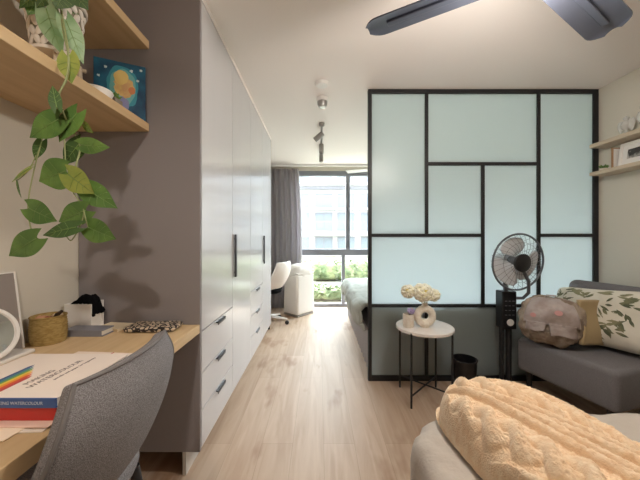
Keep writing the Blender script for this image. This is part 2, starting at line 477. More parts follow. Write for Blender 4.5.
# ------------------------------------------------------------------ bed behind the divider
t = thing('bed', (1.2, 3.5, 0), 'fabric covered double bed behind the frosted glass divider', 'bed')
bx0, bx1, by0, by1 = 0.45, 2.05, 2.49, 4.5
sk = MB()
def skirt(u, v):
    per = [(bx1, by0), (bx0, by0), (bx0, by1), (bx1, by1), (bx1, by0)]
    ls = [bx1-bx0, by1-by0, bx1-bx0, by1-by0]; d = u*sum(ls)
    for i, l in enumerate(ls):
        if d <= l or i == 3: break
        d -= l
    a = Vector(per[i]); c = Vector(per[i+1]); p = a+(c-a)*min(1, d/l); nrm = Vector(((c-a).y, -(c-a).x)).normalized()
    e = min(d, l-d); w = 0.010*math.sin(u*2*PI*64)*min(1, max(0, e)/0.04)
    p = p+nrm*w
    return (p.x, p.y, 0.01+v*0.34)
sk.grid(skirt, 900, 1)
sk.build('bed_skirt', M['bedskirt'], t, sharp=0)
MB().box(bx0+0.012, bx1-0.012, by0+0.012, by1-0.012, 0.02, 0.345).build('bed_base', M['bedskirt'], t, smooth=False)
MB().box(bx0-0.01, bx1+0.01, by0, by1, 0.35, 0.56).build('mattress', M['mattress'], t, bevel=0.05, seg=4, label='dark grey mattress')
fr = MB(); yb = 4.56
fr.tube([(0.46, yb, 0), (0.46, yb, 0.52), (2.04, yb, 0.52), (2.04, yb, 0)], 0.012, 8)
fr.build('foot_rail', M['black'], t, label='black metal foot rail')
dv = MB()
path = [(0.415, 0.37), (0.375, 0.43), (0.365, 0.52), (0.40, 0.585), (0.50, 0.60), (0.9, 0.60), (1.5, 0.60), (1.95, 0.595), (2.09, 0.57), (2.12, 0.50), (2.11, 0.42)]
def duvet(u, v):
    q = u*(len(path)-1); i = min(int(q), len(path)-2); f = q-i
    x = path[i][0]*(1-f)+path[i+1][0]*f; z = path[i][1]*(1-f)+path[i+1][1]*f
    y = 2.475+v*1.98
    w = fbm((x*1.2, y, z), 3.2, 4)
    hang = 1.0 if u > 0.25 and u < 0.75 else 1.25
    z += 0.022*w*hang + 0.085*math.exp(-((y-2.66)/0.30)**2)*(0.3 if u < 0.12 else max(0, 1-(u-0.12)/0.22))
    z -= 0.05*max(0, (y-4.0)/0.45)
    if u < 0.3: x += 0.03*fbm((y*1.7, 3.1, z), 2.5, 3) - 0.02*math.sin(y*5)*(1-u/0.3)
    if u < 0.1: z += 0.05*math.sin(y*3.3+0.6)
    return (x, y, z)
dv.grid(duvet, 100, 110)
tag(dv.build('duvet', M['duvet'], solid=0.03, off=1, sharp=0), 'rumpled pale sage duvet spread over the bed', 'duvet')

# ------------------------------------------------------------------ curtains and their rail
def curtain(x0, x1, y, folds, lab, seed, pinch=0.0):
    c = MB()
    def fn(u, v):
        z = 0.015+v*2.36
        x = x0+(x1-x0)*u
        ph = u*folds*2*PI
        a = 0.045*(0.75+0.35*noise.noise((u*5+seed, 0, 0)))
        x += 0.012*math.sin(ph*2+seed)*(1-v) + pinch*(u)*math.sin(PI*(1-v))
        return (x, y+a*math.sin(ph)+0.01*noise.noise((u*8, v*2, seed)), z)
    c.grid(fn, folds*16, 24)
    return tag(c.build('curtain', M['curtain'], solid=0.003, sharp=0), lab, 'curtain')
curtain(-1.17, -0.345, 4.88, 9, 'grey floor-length curtain hanging by the window behind the white chair', 1.0, 0.05)
curtain(1.86, 2.32, 4.88, 6, 'grey curtain at the wall end of the window behind the divider', 4.0)
tr = MB().box(XL+0.02, XR-0.02, 4.86, 4.90, 2.415, 2.445).build('curtain_rail', M['white'], smooth=False, bevel=0.003)
tag(tr, 'white curtain rail running along the ceiling over the window', 'curtain rail')

# ------------------------------------------------------------------ bucket chairs
def shell_fn(cx, cy, prof, halfw, curve, ang=0.0):
    """prof: list of (back distance, z) from top of the back to the seat front, halfw: half widths on the way"""
    def cr(a, t):
        q = t*(len(a)-1); i = min(int(q), len(a)-2); f = q-i
        p0, p1, p2, p3 = a[max(i-1, 0)], a[i], a[i+1], a[min(i+2, len(a)-1)]
        return 0.5*((2*p1)+(-p0+p2)*f+(2*p0-5*p1+4*p2-p3)*f*f+(-p0+3*p1-3*p2+p3)*f**3)
    def fn(u, v):
        s = 2*u-1
        d = cr([p[0] for p in prof], v); z = cr([p[1] for p in prof], v); w = cr(halfw, v)
        cv = cr(curve, v)
        d -= cv[0]*abs(s)**2.2 if isinstance(cv, tuple) else cv*abs(s)**2.2
        lift = 0.045*max(0, min(1, (v-0.45)/0.3))*abs(s)**3
        p = Vector((d, w*s, z+lift))
        p = Matrix.Rotation(ang, 3, 'Z') @ p
        return (cx+p.x, cy+p.y, p.z)
    return fn

# grey tweed desk chair
t = thing('desk_chair', (-0.72, 0.79, 0), 'grey tweed bucket chair pushed up to the oak desk', 'chair')
prof = [(0.215, 0.885), (0.235, 0.80), (0.225, 0.70), (0.18, 0.59), (0.10, 0.505), (-0.02, 0.475), (-0.18, 0.475), (-0.27, 0.465)]
hwid = [0.178, 0.222, 0.232, 0.218, 0.20, 0.195, 0.195, 0.18]
crv = [0.035, 0.05, 0.075, 0.11, 0.10, 0.04, 0.0, 0.0]
sf = shell_fn(-0.72, 0.79, prof, hwid, crv)
MB().grid(sf, 28, 40).build('shell', M['deskchair'], t, solid=0.04, off=0, subsurf=1, sharp=0)
edge = [sf(0, 1-k/40) for k in range(41)]+[sf(k/28, 0) for k in range(1, 28)]+[sf(1, k/40) for k in range(41)]
MB().tube([Vector(p)+Vector((0.019, 0, 0.002)) for p in edge], 0.0055, 8).build('piping', M['piping'], t)
MB().ball((-0.76, 0.79, 0.50), (0.20, 0.20, 0.05), 24, 10, 0.6, 0.6).build('seat_cushion', M['deskchair'], t)
for (dx, dy) in ((0.12, 0.14), (0.12, -0.14), (-0.16, 0.14), (-0.16, -0.14)):
    MB().tube([(-0.72+dx, 0.79+dy, 0.46), (-0.72+dx*1.5, 0.79+dy*1.4, 0.0)], [0.016, 0.010], 10).build('leg', M['black'], t)

# white swivel chair near the window
M['chairwhite'] = mat('warm_white_shell', (232, 222, 214), 0.5)
t = thing('swivel_chair', (-0.70, 4.02, 0), 'white swivel chair on castors by the grey curtain', 'chair')
prof = [(0.265, 0.875), (0.275, 0.78), (0.255, 0.68), (0.20, 0.57), (0.10, 0.48), (-0.02, 0.455), (-0.16, 0.46), (-0.24, 0.45)]
hwid = [0.17, 0.22, 0.235, 0.24, 0.235, 0.225, 0.215, 0.18]
crv = [0.04, 0.06, 0.09, 0.13, 0.12, 0.05, 0.0, 0.0]
MB().grid(shell_fn(-0.70, 4.02, prof, hwid, crv, -0.38), 24, 32).build('shell', M['chairwhite'], t, solid=0.03, off=0, subsurf=1, sharp=0)
MB().ball((-0.72, 4.02, 0.475), (0.2, 0.19, 0.04), 20, 10, 0.6, 0.6).build('seat_cushion', M['blackcloth'], t, label='black seat cushion')
MB().tube([(-0.70, 4.02, 0.08), (-0.70, 4.02, 0.45)], [0.025, 0.02], 12).build('post', M['steel'], t)
for k in range(5):
    a = 2*PI*k/5-0.15
    e = Vector((-0.70+0.26*math.cos(a), 4.02+0.26*math.sin(a), 0.075))
    lb = MB().tube([(-0.70, 4.02, 0.11), e], [0.022, 0.014], 10).build('leg', M['white'], t)
    MB().tube([e+Vector((-0.012*math.sin(a), 0.012*math.cos(a), -0.045)), e+Vector((0.012*math.sin(a), -0.012*math.cos(a), -0.045))], 0.028, 14).build('castor', M['blackplastic'], lb)

# white dressing table beyond the wardrobes
t = thing('dressing_table', (-0.95, 4.1, 0), 'white dressing table against the wall beyond the wardrobes', 'table')
MB().box(-1.21, -0.78, 3.62, 4.70, 0.725, 0.755).build('tabletop', M['white'], t, smooth=False, bevel=0.003)
for (x, y) in ((-1.18, 3.65), (-0.81, 3.65), (-1.18, 4.67), (-0.81, 4.67)):
    MB().box(x-0.018, x+0.018, y-0.018, y+0.018, 0, 0.725).build('leg', M['white'], t, smooth=False)

# ------------------------------------------------------------------ hamper by the window
ha = Vector((-0.322, 4.30)); hb = Vector((-0.064, 4.60)); hc = Vector((-0.57, 4.52)); hd = hb+hc-ha
t = thing('laundry_hamper', ((ha.x+hd.x)/2, (ha.y+hd.y)/2, 0), 'white laundry hamper standing on the floor by the window', 'hamper')
cen = (ha+hd)/2
def hq(p, s): return cen+(p-cen)*s
def hbox(z0, s0, z1, s1, n, m, bev):
    q = [hq(p, s0) for p in (ha, hb, hd, hc)]; r = [hq(p, s1) for p in (ha, hb, hd, hc)]
    vs = [(p.x, p.y, z0) for p in q]+[(p.x, p.y, z1) for p in r]
    return MB().add(vs, [(3,2,1,0),(4,5,6,7),(0,1,5,4),(1,2,6,5),(2,3,7,6),(3,0,4,7)]).build(n, m, t, bevel=bev, seg=4)
hbox(0.0, 0.94, 0.03, 0.94, 'base', M['spot'], 0.005)
hbox(0.03, 1.0, 0.64, 0.93, 'body', M['whitematte'], 0.035)
hbox(0.642, 0.95, 0.665, 0.95, 'rim', M['white'], 0.008)
def crump(d, p):
    return p*(1+0.10*fbm((d.x*2, d.y*2, d.z*2), 1.3, 3))
ang = math.atan2((hb-ha).y, (hb-ha).x)
MB().ball((0, 0, 0), (0.19, 0.16, 0.125), 40, 20, 0.75, 0.7, fn=crump, X=rotz(ang, (cen.x, cen.y, 0.665))).build('laundry_bag', M['whitematte'], t, sharp=0)

# ------------------------------------------------------------------ ceiling items
def disc(name, x, y, prof, m, lab, cat):
    return tag(MB().lathe(prof, (x, y, ZC), 32).build(name, m), lab, cat)
sd = thing('smoke_detector', (0.024, 2.31, ZC-0.03), 'flat white smoke detector on the ceiling, nearest the wardrobe side', 'smoke detector')
MB().lathe([(0.055, 0.0), (0.055, -0.012), (0.045, -0.026), (0.0, -0.028)], (0.024, 2.31, ZC), 32).build('housing', M['white'], sd)
MB().lathe([(0.018, -0.027), (0.018, -0.032), (0.0, -0.033)], (0.024, 2.31, ZC), 20).build('sensor', M['white'], sd)
cs = thing('ceiling_sensor', (0.03, 2.56, ZC-0.09), 'round white dome alarm on the ceiling between smoke detector and spotlights', 'sensor')
MB().lathe([(0.052, 0.0), (0.052, -0.03), (0.048, -0.035)], (0.03, 2.56, ZC), 32).build('base', M['white'], cs)
MB().lathe([(0.045, -0.035), (0.045, -0.06), (0.032, -0.085), (0.0, -0.09)], (0.03, 2.56, ZC), 32).build('dome', M['steel'], cs, label='grey dome cover')
tl = thing('track_light', (0.03, 3.6, ZC-0.2), 'grey ceiling spotlight bar with three adjustable heads', 'spotlight')
MB().box(0.018, 0.042, 3.08, 4.06, ZC-0.05, ZC-0.028).build('rail', M['spot'], tl, smooth=False, bevel=0.003)
MB().lathe([(0.03, 0), (0.03, -0.03), (0.0, -0.03)], (0.03, 3.12, ZC), 20).build('mount', M['spot'], tl)
MB().lathe([(0.03, 0), (0.03, -0.03), (0.0, -0.03)], (0.03, 4.02, ZC), 20).build('mount', M['spot'], tl)
for (yy, dirv) in ((3.22, (-0.75, 0.25, -0.55)), (3.62, (0, 0.05, -1)), (4.02, (0, -0.05, -1))):
    dv_ = Vector(dirv).normalized(); c0 = Vector((0.03, yy, ZC-0.085))
    hd_ = MB().lathe([(0.0, -0.02), (0.026, -0.02), (0.03, -0.012), (0.03, 0.10), (0.024, 0.10), (0.022, 0.085), (0, 0.085)], (0,0,0), 20, X=axis_frame(c0, dv_)).build('spot_head', M['spot'], tl)
    MB().tube([(0.03, yy, ZC-0.05), (0.03, yy, ZC-0.09)], 0.007, 8).build('joint', M['spot'], hd_)

# ceiling fan in the front of the room
hub = Vector((0.79, 1.0, 2.15))
t = thing('ceiling_fan', (hub.x, hub.y, 2.06), 'slate grey three-blade ceiling fan above the sofa bed', 'ceiling fan')
MB().lathe([(0.065, ZC-hub.z), (0.065, ZC-hub.z-0.045), (0.02, ZC-hub.z-0.07)], hub, 32).build('canopy', M['fanhub'], t)
MB().tube([(hub.x, hub.y, ZC-0.05), (hub.x, hub.y, hub.z+0.05)], 0.013, 14).build('downrod', M['fanhub'], t)
MB().lathe([(0.03, 0.075), (0.085, 0.06), (0.10, 0.03), (0.10, -0.02), (0.085, -0.035), (0.0, -0.035)], hub, 40).build('motor_housing', M['fanhub'], t)
MB().lathe([(0.075, -0.036), (0.072, -0.055), (0.05, -0.072), (0.0, -0.08)], hub, 32).build('lamp_shade', M['lampglow'], t, label='frosted warm lamp diffuser')
def blade(ang):
    X = rotz(ang, hub)
    bl = MB()
    def sec(r):
        if r > 0.58: w = 0.078*(1-0.62*((r-0.58)/0.07)**2.5)
        else: w = 0.070+0.008*(r-0.12)/0.46
        return w
    def fn_(zo):
        def fn(u, v):
            r = 0.13+u*0.52; s = 2*v-1; w = sec(r)
            tilt = math.radians(10)
            y = s*w; z = -math.sin(tilt)*y + zo + 0.012*(1-s*s)
            return (r, y*math.cos(tilt), z)
        return fn
    nu, nv = 30, 10
    top = [fn_(0.006)(i/nu, j/nv) for j in range(nv+1) for i in range(nu+1)]
    bot = [fn_(0.0)(i/nu, j/nv) for j in range(nv+1) for i in range(nu+1)]
    n = len(top); W = nu+1
    fs = []
    for j in range(nv):
        for i in range(nu):
            a = j*W+i
            fs.append((a, a+1, a+W+1, a+W)); fs.append((n+a+W, n+a+W+1, n+a+1, n+a))
    for i in range(nu):
        fs.append((n+i, n+i+1, i+1, i)); a = nv*W+i; fs.append((a, a+1, n+a+1, n+a))
    for j in range(nv):
        a = j*W; fs.append((a, a+W, n+a+W, n+a)); a = j*W+nu; fs.append((n+a, n+a+W, a+W, a))
    bl.add(top+bot, fs, X)
    o = bl.build('blade', M['fanblade'], t, sharp=50)
    rb = MB().box(0.10, 0.56, -0.014, 0.014, -0.002, 0.010, X)
    rb.build('blade_rib', M['fanblade'], o, bevel=0.003)
    MB().box(0.07, 0.16, -0.03, 0.03, -0.012, 0.0, X).build('blade_bracket', M['fanhub'], o, bevel=0.003, smooth=False)
dirs = math.atan2(0.31, 0.543)
for a in (PI-dirs, dirs, -PI/2): blade(a)

# white ceiling fan over the bed
hub2 = Vector((1.02, 4.03, 2.19))
t = thing('ceiling_fan', (hub2.x, hub2.y, 2.12), 'white ceiling fan over the bed, mostly hidden by the divider', 'ceiling fan')
MB().tube([(hub2.x, hub2.y, ZC), (hub2.x, hub2.y, hub2.z)], 0.014, 12).build('downrod', M['white'], t)
MB().lathe([(0.04, 0.06), (0.09, 0.04), (0.09, -0.03), (0.05, -0.06), (0.0, -0.07)], hub2, 32).build('motor_housing', M['white'], t)
for k in range(3):
    a = math.atan2(0.26, -0.60)+k*2*PI/3
    MB().box(0.08, 0.66, -0.055, 0.055, -0.006, 0.004, rotz(a, hub2) @ Matrix.Rotation(math.radians(9), 4, 'X')).build('blade', M['white'], t, bevel=0.003)

# ------------------------------------------------------------------ oak desk and floating shelves on the left
t = thing('desk', (-0.9, 0.5, 0), 'light oak wall-to-wardrobe desk under the floating shelves', 'desk')
MB().box(XL+0.002, -0.60, -0.60, 1.445, 0.721, 0.764).build('desktop', M['oak'], t, smooth=False, bevel=0.002)
MB().box(XL+0.002, -0.64, -0.60, -0.56, 0, 0.721).build('end_panel', M['oak'], t, smooth=False)
sl = MB().box(XL+0.001, -0.855, -0.55, 1.445, 1.735, 1.775).build('floating_shelf', M['shelfoak'], smooth=False, bevel=0.002)
tag(sl, 'thick oak floating shelf holding the trailing plant and blue painting', 'shelf')
sl = MB().box(XL+0.001, -0.855, -0.55, 1.445, 2.15, 2.19).build('floating_shelf', M['shelfoak'], smooth=False, bevel=0.002)
tag(sl, 'upper oak floating shelf above the trailing plant', 'shelf')

# ------------------------------------------------------------------ shelves on the right wall
sl = MB().box(2.195, XR-0.001, 0.9, 2.33, 1.926, 1.955).build('floating_shelf', M['paleoak'], smooth=False, bevel=0.0015)
tag(sl, 'pale wood floating shelf with glass ornaments beside the divider', 'shelf')
sl = MB().box(2.195, XR-0.001, 0.9, 2.33, 1.702, 1.729).build('floating_shelf', M['paleoak'], smooth=False, bevel=0.0015)
tag(sl, 'pale wood floating shelf with the framed photograph beside the divider', 'shelf')
# framed photograph leaning on the right wall
M['photo'] = mat('dark_photograph', (52, 50, 52), 0.35, var=(13, (190, 186, 182), 0.44, 0.56))
M['mount'] = mat('frame_mount_board', (236, 234, 232), 0.7)
def leaning_frame(y0, y1, h, fwid, fm, lab, zb=1.729):
    X = Matrix.Translation((2.285, 0, zb)) @ Matrix.Rotation(math.radians(9), 4, 'Y')
    t = thing('picture_frame', (2.29, (y0+y1)/2, zb), lab, 'picture frame')
    f = MB()
    f.box(-0.012, 0.006, y0, y0+fwid, 0, h, X); f.box(-0.012, 0.006, y1-fwid, y1, 0, h, X)
    f.box(-0.012, 0.006, y0+fwid, y1-fwid, 0, fwid, X); f.box(-0.012, 0.006, y0+fwid, y1-fwid, h-fwid, h, X)
    f.build('frame', fm, t, smooth=False, bevel=0.001)
    MB().box(-0.006, 0.0, y0+fwid, y1-fwid, fwid, h-fwid, X).build('mount', M['mount'], t, smooth=False)
    m_ = 0.035
    MB().box(-0.0075, -0.006, y0+fwid+m_, y1-fwid-m_, fwid+m_, h-fwid-m_, X).build('photograph', M['photo'], t, smooth=False)
    return t
leaning_frame(1.90, 2.19, 0.185, 0.022, M['white'], 'white framed black and white photograph leaning on the right wall shelf')
fw_ = thing('wooden_frame', (2.28, 2.22, 1.729), 'thin brown wooden frame standing edge-on beside the white framed photograph', 'picture frame')
MB().box(2.255, 2.335, 2.205, 2.217, 1.730, 1.895).build('frame', wood_mat('brown_frame', (150, 112, 76), (172, 132, 94), 'Z'), fw_, smooth=False, bevel=0.001)
MB().box(2.263, 2.327, 2.2035, 2.205, 1.740, 1.885).build('backing', M['mount'], fw_, smooth=False)
# tiny green plant on the lower shelf
t = thing('small_plant', (2.25, 2.27, 1.729), 'tiny green succulent on the shelf next to the framed photograph', 'plant')
MB().lathe([(0.018, 0), (0.024, 0.02), (0.021, 0.022), (0, 0.02)], (2.25, 2.27, 1.729), 20).build('dish', M['ceramic'], t)
lf = MB()
for k in range(14):
    a = k*2.4; r = 0.012+0.018*(k/14)
    d = Vector((math.cos(a)*r, math.sin(a)*r, 0.032-0.012*(k/14)))
    lf.tube([(2.25, 2.27, 1.747), Vector((2.25, 2.27, 1.741))+d*0.8, Vector((2.25, 2.27, 1.741))+d*1.3], [0.004, 0.007, 0.001], 6)
lf.build('foliage', M['leaf'], t)
# glass ornaments on the upper shelf
def ornament(x, y, h, lab, wings):
    t = thing('glass_ornament', (x, y, 1.955), lab, 'ornament', None)
    MB().lathe([(0.035, 0), (0.035, 0.012), (0.012, 0.02), (0.010, 0.3*h), (0.028, 0.42*h), (0.034, 0.55*h), (0.022, 0.72*h), (0.008, 0.78*h), (0.016, 0.84*h), (0.018, 0.92*h), (0.0, h)], (x, y, 1.955), 24).build('body', M['ornament'], t)
    if wings:
        for s in (-1, 1):
            MB().ball((x, y+s*0.035, 1.955+0.5*h), (0.012, 0.026, 0.045), 16, 10, fn=lambda d, p: p+Vector((0, 0, 0.3*abs(d.y)*0.05))).build('wing', M['ornament'], t)
M['ornament'] = mat('pale_porcelain', (206, 204, 200), 0.2, coat=0.4)
ornament(2.28, 2.13, 0.15, 'pale porcelain angel ornament with wings on the upper right wall shelf', True)
ornament(2.28, 2.02, 0.19, 'taller plain pale porcelain ornament on the upper right wall shelf', False)

# ------------------------------------------------------------------ side table, vase, flowers, cup, bin
TC = Vector((0.795, 2.165)); TR = 0.208; TZ = 0.540
t = thing('side_table', (TC.x, TC.y, 0), 'round white-topped side table with thin black legs in front of the divider', 'side table')
MB().lathe([(0, -0.026), (TR-0.006, -0.026), (TR, -0.02), (TR, -0.005), (TR-0.005, 0), (0, 0)], (TC.x, TC.y, TZ), 64).build('tabletop', M['marble'], t)
rl = TR-0.004
for a in (45, 135, 225, 315):
    a = math.radians(a)
    x, y = TC.x+rl*math.cos(a), TC.y+rl*math.sin(a)
    MB().tube([(x, y, 0), (x, y, TZ-0.012)], 0.0075, 10).build('leg', M['black'], t)
for a in (45, 135):
    a = math.radians(a); c, s = math.cos(a)*rl, math.sin(a)*rl
    z = 0.085 if a < 1 else 0.096
    MB().tube([(TC.x-c, TC.y-s, z), (TC.x+c, TC.y+s, z)], 0.006, 8).build('stretcher', M['black'], t)
# ring vase
vc = Vector((0.785, 2.13, TZ+0.082))
rv = MB(); nR, nr = 64, 20
def torus(u, v):
    a = 2*PI*u; b_ = 2*PI*v
    R, r = 0.0545, 0.0265*(1+0.03*math.sin(a*22))
    return (vc.x+(R+r*math.cos(b_))*math.cos(a), vc.y+0.030*math.sin(b_)*1.05, vc.z+(R+r*math.cos(b_))*math.sin(a)*1.0)
rv.grid(torus, 132, nr)
t = thing('ring_vase', (vc.x, vc.y, TZ), 'cream ring-shaped vase with a hole on the round side table', 'vase')
rv.build('body', M['ceramic'], t, sharp=0)
MB().lathe([(0.02, 0.072), (0.022, 0.098), (0.017, 0.098), (0.015, 0.078), (0.0, 0.078)], vc, 24).build('neck', M['ceramic'], t)
MB().lathe([(0.030, -0.0815), (0.032, -0.072), (0, -0.072)], vc, 24).build('foot', M['ceramic'], t)
M['petal'] = mat('cream_petals', (250, 248, 234), 0.8, var=(40, (242, 238, 208), 0.4, 0.65))
M['petalcore'] = mat('yellow_flower_core', (214, 196, 110), 0.8)
M['lilac'] = mat('lilac_petals', (196, 180, 222), 0.8)
def flower(c, r, base, lab, n=46, pm='petal', face=(0.05, -0.95, 0.3), group=None):
    c = Vector(c); t = thing('flower', base, lab, 'flower', group)
    MB().tube([base, (Vector(base)+c)/2+Vector((0, 0.004, 0.01)), c], 0.0028, 6).build('stem', M['stem'], t)
    pt = MB(); fdir = Vector(face).normalized()
    X0 = axis_frame((0,0,0), fdir)
    for k in range(n):
        f = (k+0.5)/n; th = math.acos(1-1.65*f); ph = k*2.39996
        d = Vector((math.sin(th)*math.cos(ph), math.sin(th)*math.sin(ph), math.cos(th)))
        d = (X0.to_3x3() @ d).normalized()
        Xp = axis_frame(c+d*r*0.62, d)
        w = r*0.34; 
        pt.ball((0, 0, 0), (w, w*0.72, r*0.16), 10, 6, fn=lambda dd, p: p+Vector((0, 0, 0.35*p.x*abs(p.x)/w)), X=Xp @ Matrix.Rotation(ph, 4, 'Z') @ Matrix.Rotation(0.75*(1-f)+0.35, 4, 'Y'))
    pt.ball(c, (r*0.66,)*3, 16, 10)
    pt.build('petals', M[pm], t)
    MB().ball(c+fdir*r*0.70, (r*0.2,)*3, 10, 8).build('core', M['petalcore'], t)
    return t
nk = vc+Vector((0, 0, 0.086))
flower(P(422.5, 292.5, 2.10), 0.088, nk, 'largest cream flower in the middle of the ring vase')
flower(P(408, 291.5, 2.14), 0.066, nk+Vector((-0.008, 0, 0)), 'smaller cream flower leaning out over the cream cup', 36, face=(-0.4, -0.8, 0.3))
flower(P(433, 295, 2.16), 0.062, nk+Vector((0.008, 0.004, 0)), 'cream flower tucked behind the largest one, on the fan side', 30, face=(0.6, -0.6, 0.2))
cc = Vector((0.663, 2.13, TZ))
t = thing('candle_cup', (cc.x, cc.y, TZ), 'small cream cup beside the ring vase', 'cup')
MB().lathe([(0.034, 0), (0.039, 0.008), (0.040, 0.096), (0.037, 0.098), (0.035, 0.05), (0, 0.05)], cc, 32).build('body', M['ceramic'], t)
flower((cc.x+0.018, cc.y, TZ+0.118), 0.034, (cc.x+0.006, cc.y, TZ+0.06), 'small lilac flower in the cream cup', 20, 'lilac', face=(0.1, -0.6, 0.7))
bc = Vector((1.15, 2.265, 0))
t = thing('waste_bin', bc, 'small black waste bin on the floor between side table and pedestal fan', 'bin')
MB().lathe([(0.0, 0.002), (0.076, 0.002), (0.088, 0.235), (0.092, 0.24), (0.092, 0.25), (0.085, 0.25), (0.074, 0.012), (0, 0.012)], bc, 40).build('body', M['blackplastic'], t)
MB().tube([(bc.x+0.090*math.cos(2*PI*k/40), bc.y+0.090*math.sin(2*PI*k/40), 0.248) for k in range(40)], 0.004, 8, closed=True).build('rim', M['black'], t)

# ------------------------------------------------------------------ pedestal fan
fx, fy = 1.478, 2.27
t = thing('pedestal_fan', (fx, fy, 0), 'black pedestal fan with round wire guard beside the grey armchair', 'fan')
MB().lathe([(0, 0), (0.112, 0), (0.112, 0.012), (0.09, 0.026), (0.03, 0.04), (0, 0.04)], (fx, fy-0.005, 0), 40).build('base', M['blackplastic'], t)
MB().tube([(fx-0.035, fy, 0.03), (fx-0.035, fy, 0.50)], 0.016, 14).build('pole', M['black'], t)
MB().tube([(fx+0.022, fy, 0.03), (fx+0.022, fy, 0.50)], 0.020, 14).build('pole', M['black'], t)
cb = MB().box(fx-0.056, fx+0.056, fy-0.045, fy+0.045, 0.49, 0.785).build('control_box', M['blackplastic'], t, bevel=0.008, seg=3)
MB().lathe([(0.026, 0), (0.026, 0.006), (0, 0.008)], (0, 0, 0), 28, X=axis_frame((fx+0.004, fy-0.045, 0.545), (0, -1, 0)) ).build('dial', M['white'], cb, label='pale round dial')
bt = MB()
for r_ in range(4):
    for q in range(3): bt.box(fx-0.036+q*0.028, fx-0.020+q*0.028, fy-0.048, fy-0.045, 0.60+r_*0.036, 0.605+r_*0.036)
bt.build('button_marks', mat('grey_button_marks', (110, 112, 118), 0.5), cb, smooth=False)
ax = Vector((0.14, -0.98, -0.07)).normalized()
gc = Vector((1.503, 2.165, 1.018)); GR = 0.213
mc = gc-ax*0.13
MB().tube([(fx+0.0, fy, 0.78), (fx-0.002, fy+0.01, 0.88), (mc.x, mc.y, mc.z-0.05)], [0.018, 0.016, 0.02], 12).build('neck', M['guard'], t)
MB().tube([(fx+0.05, fy-0.02, 0.73), (fx+0.10, fy-0.05, 0.735), (fx+0.125, fy-0.075, 0.78), (fx+0.115, fy-0.09, 0.87), (gc.x+0.03, gc.y+0.01, 0.98)], 0.012, 10).build('grip', M['guard'], t)
Xg = axis_frame(gc, ax)
mh = MB().lathe([(0, -0.205), (0.035, -0.20), (0.052, -0.17), (0.055, -0.09), (0.03, -0.075), (0, -0.075)], (0,0,0), 28, X=Xg).build('motor_housing', M['pblade'], t)
MB().tube([tuple(Xg @ Vector((GR*math.cos(2*PI*k/64), GR*math.sin(2*PI*k/64), 0))) for k in range(64)], 0.0075, 8, closed=True).build('guard_ring', M['guard'], t)
wg = MB()
for k in range(30):
    a = 2*PI*k/30; a2 = a+0.35
    wg.tube([Xg @ Vector((0.05*math.cos(a), 0.05*math.sin(a), 0.035)), Xg @ Vector((0.13*math.cos(a+0.2), 0.13*math.sin(a+0.2), 0.032)), Xg @ Vector((GR*math.cos(a2), GR*math.sin(a2), 0))], 0.0011, 5)
for rr in (0.09, 0.15): wg.tube([Xg @ Vector((rr*math.cos(2*PI*k/48), rr*math.sin(2*PI*k/48), 0.032)) for k in range(48)], 0.0011, 5, closed=True)
wg.build('front_guard', M['guard'], t)
wb = MB()
for k in range(24):
    a = 2*PI*k/24
    wb.tube([Xg @ Vector((GR*math.cos(a), GR*math.sin(a), 0)), Xg @ Vector((0.17*math.cos(a), 0.17*math.sin(a), -0.075)), Xg @ Vector((0.05*math.cos(a), 0.05*math.sin(a), -0.10))], 0.0011, 5)
wb.build('rear_guard', M['guard'], t)
MB().lathe([(0, 0.03), (0.066, 0.03), (0.068, 0.045), (0.055, 0.055), (0, 0.058)], (0,0,0), 32, X=Xg).build('hub_cap', M['blackplastic'], t, label='black round hub badge')
for k in range(3):
    a0 = 2*PI*k/3+0.5
    def bl(u, v):
        r = 0.035+u*0.15; s = 2*v-1
        hw_ = 0.36+0.66*math.sin(PI*min(1, u*0.62+0.12)); 
        a = a0+s*hw_*(0.9 if u < 0.9 else 0.8)+0.3*u
        return Xg @ Vector((r*math.cos(a), r*math.sin(a), -0.03+0.035*s*(1-0.4*u)))
    MB().grid(bl, 16, 14).build('blade', M['pblade'], t, solid=0.003, sharp=0)
MB().lathe([(0.036, -0.07), (0.036, -0.005), (0.02, 0.005), (0, 0.005)], (0,0,0), 24, X=Xg).build('spindle', M['guard'], t)

# ------------------------------------------------------------------ grey armchair on the right
A0 = Vector((1.51, 2.205, 0)); ue = Vector((0.263, -0.965, 0)); ve = Vector((0.965, 0.263, 0))
XA = frame_to(A0, ue, ve, Vector((0,0,1)))
t = thing('armchair', A0+ue*0.31+ve*0.31, 'grey armless lounge chair standing in the corner by the divider', 'armchair')
def cushion(x0, x1, y0, y1, z0, z1, name, m, X, r=0.05, par=None, wob=0.0):
    c = Vector(((x0+x1)/2, (y0+y1)/2, (z0+z1)/2)); rr = Vector(((x1-x0)/2, (y1-y0)/2, (z1-z0)/2))
    return MB().box(x0, x1, y0, y1, z0, z1, X).build(name, m, par, bevel=r, seg=5, sharp=0)
cushion(0, 0.62, 0, 0.60, 0.20, 0.445, 'seat', M['armchair'], XA, 0.035, t)
bk = MB()
Xb = XA @ Matrix.Translation((0, 0.47, 0.40)) @ Matrix.Rotation(math.radians(-7), 4, 'X')
bk.box(0.0, 0.62, 0.0, 0.125, 0.0, 0.475, Xb)
bk.build('backrest', M['armchair'], t, bevel=0.055, seg=6, sharp=0)
for (u_, v_) in ((0.06, 0.06), (0.56, 0.06), (0.06, 0.54), (0.56, 0.54)):
    p = XA @ Vector((u_, v_, 0.21)); q = XA @ Vector((u_+(0.0), v_, 0.0))
    MB().tube([p, q], [0.024, 0.014], 10).build('leg', M['blackplastic'], t)

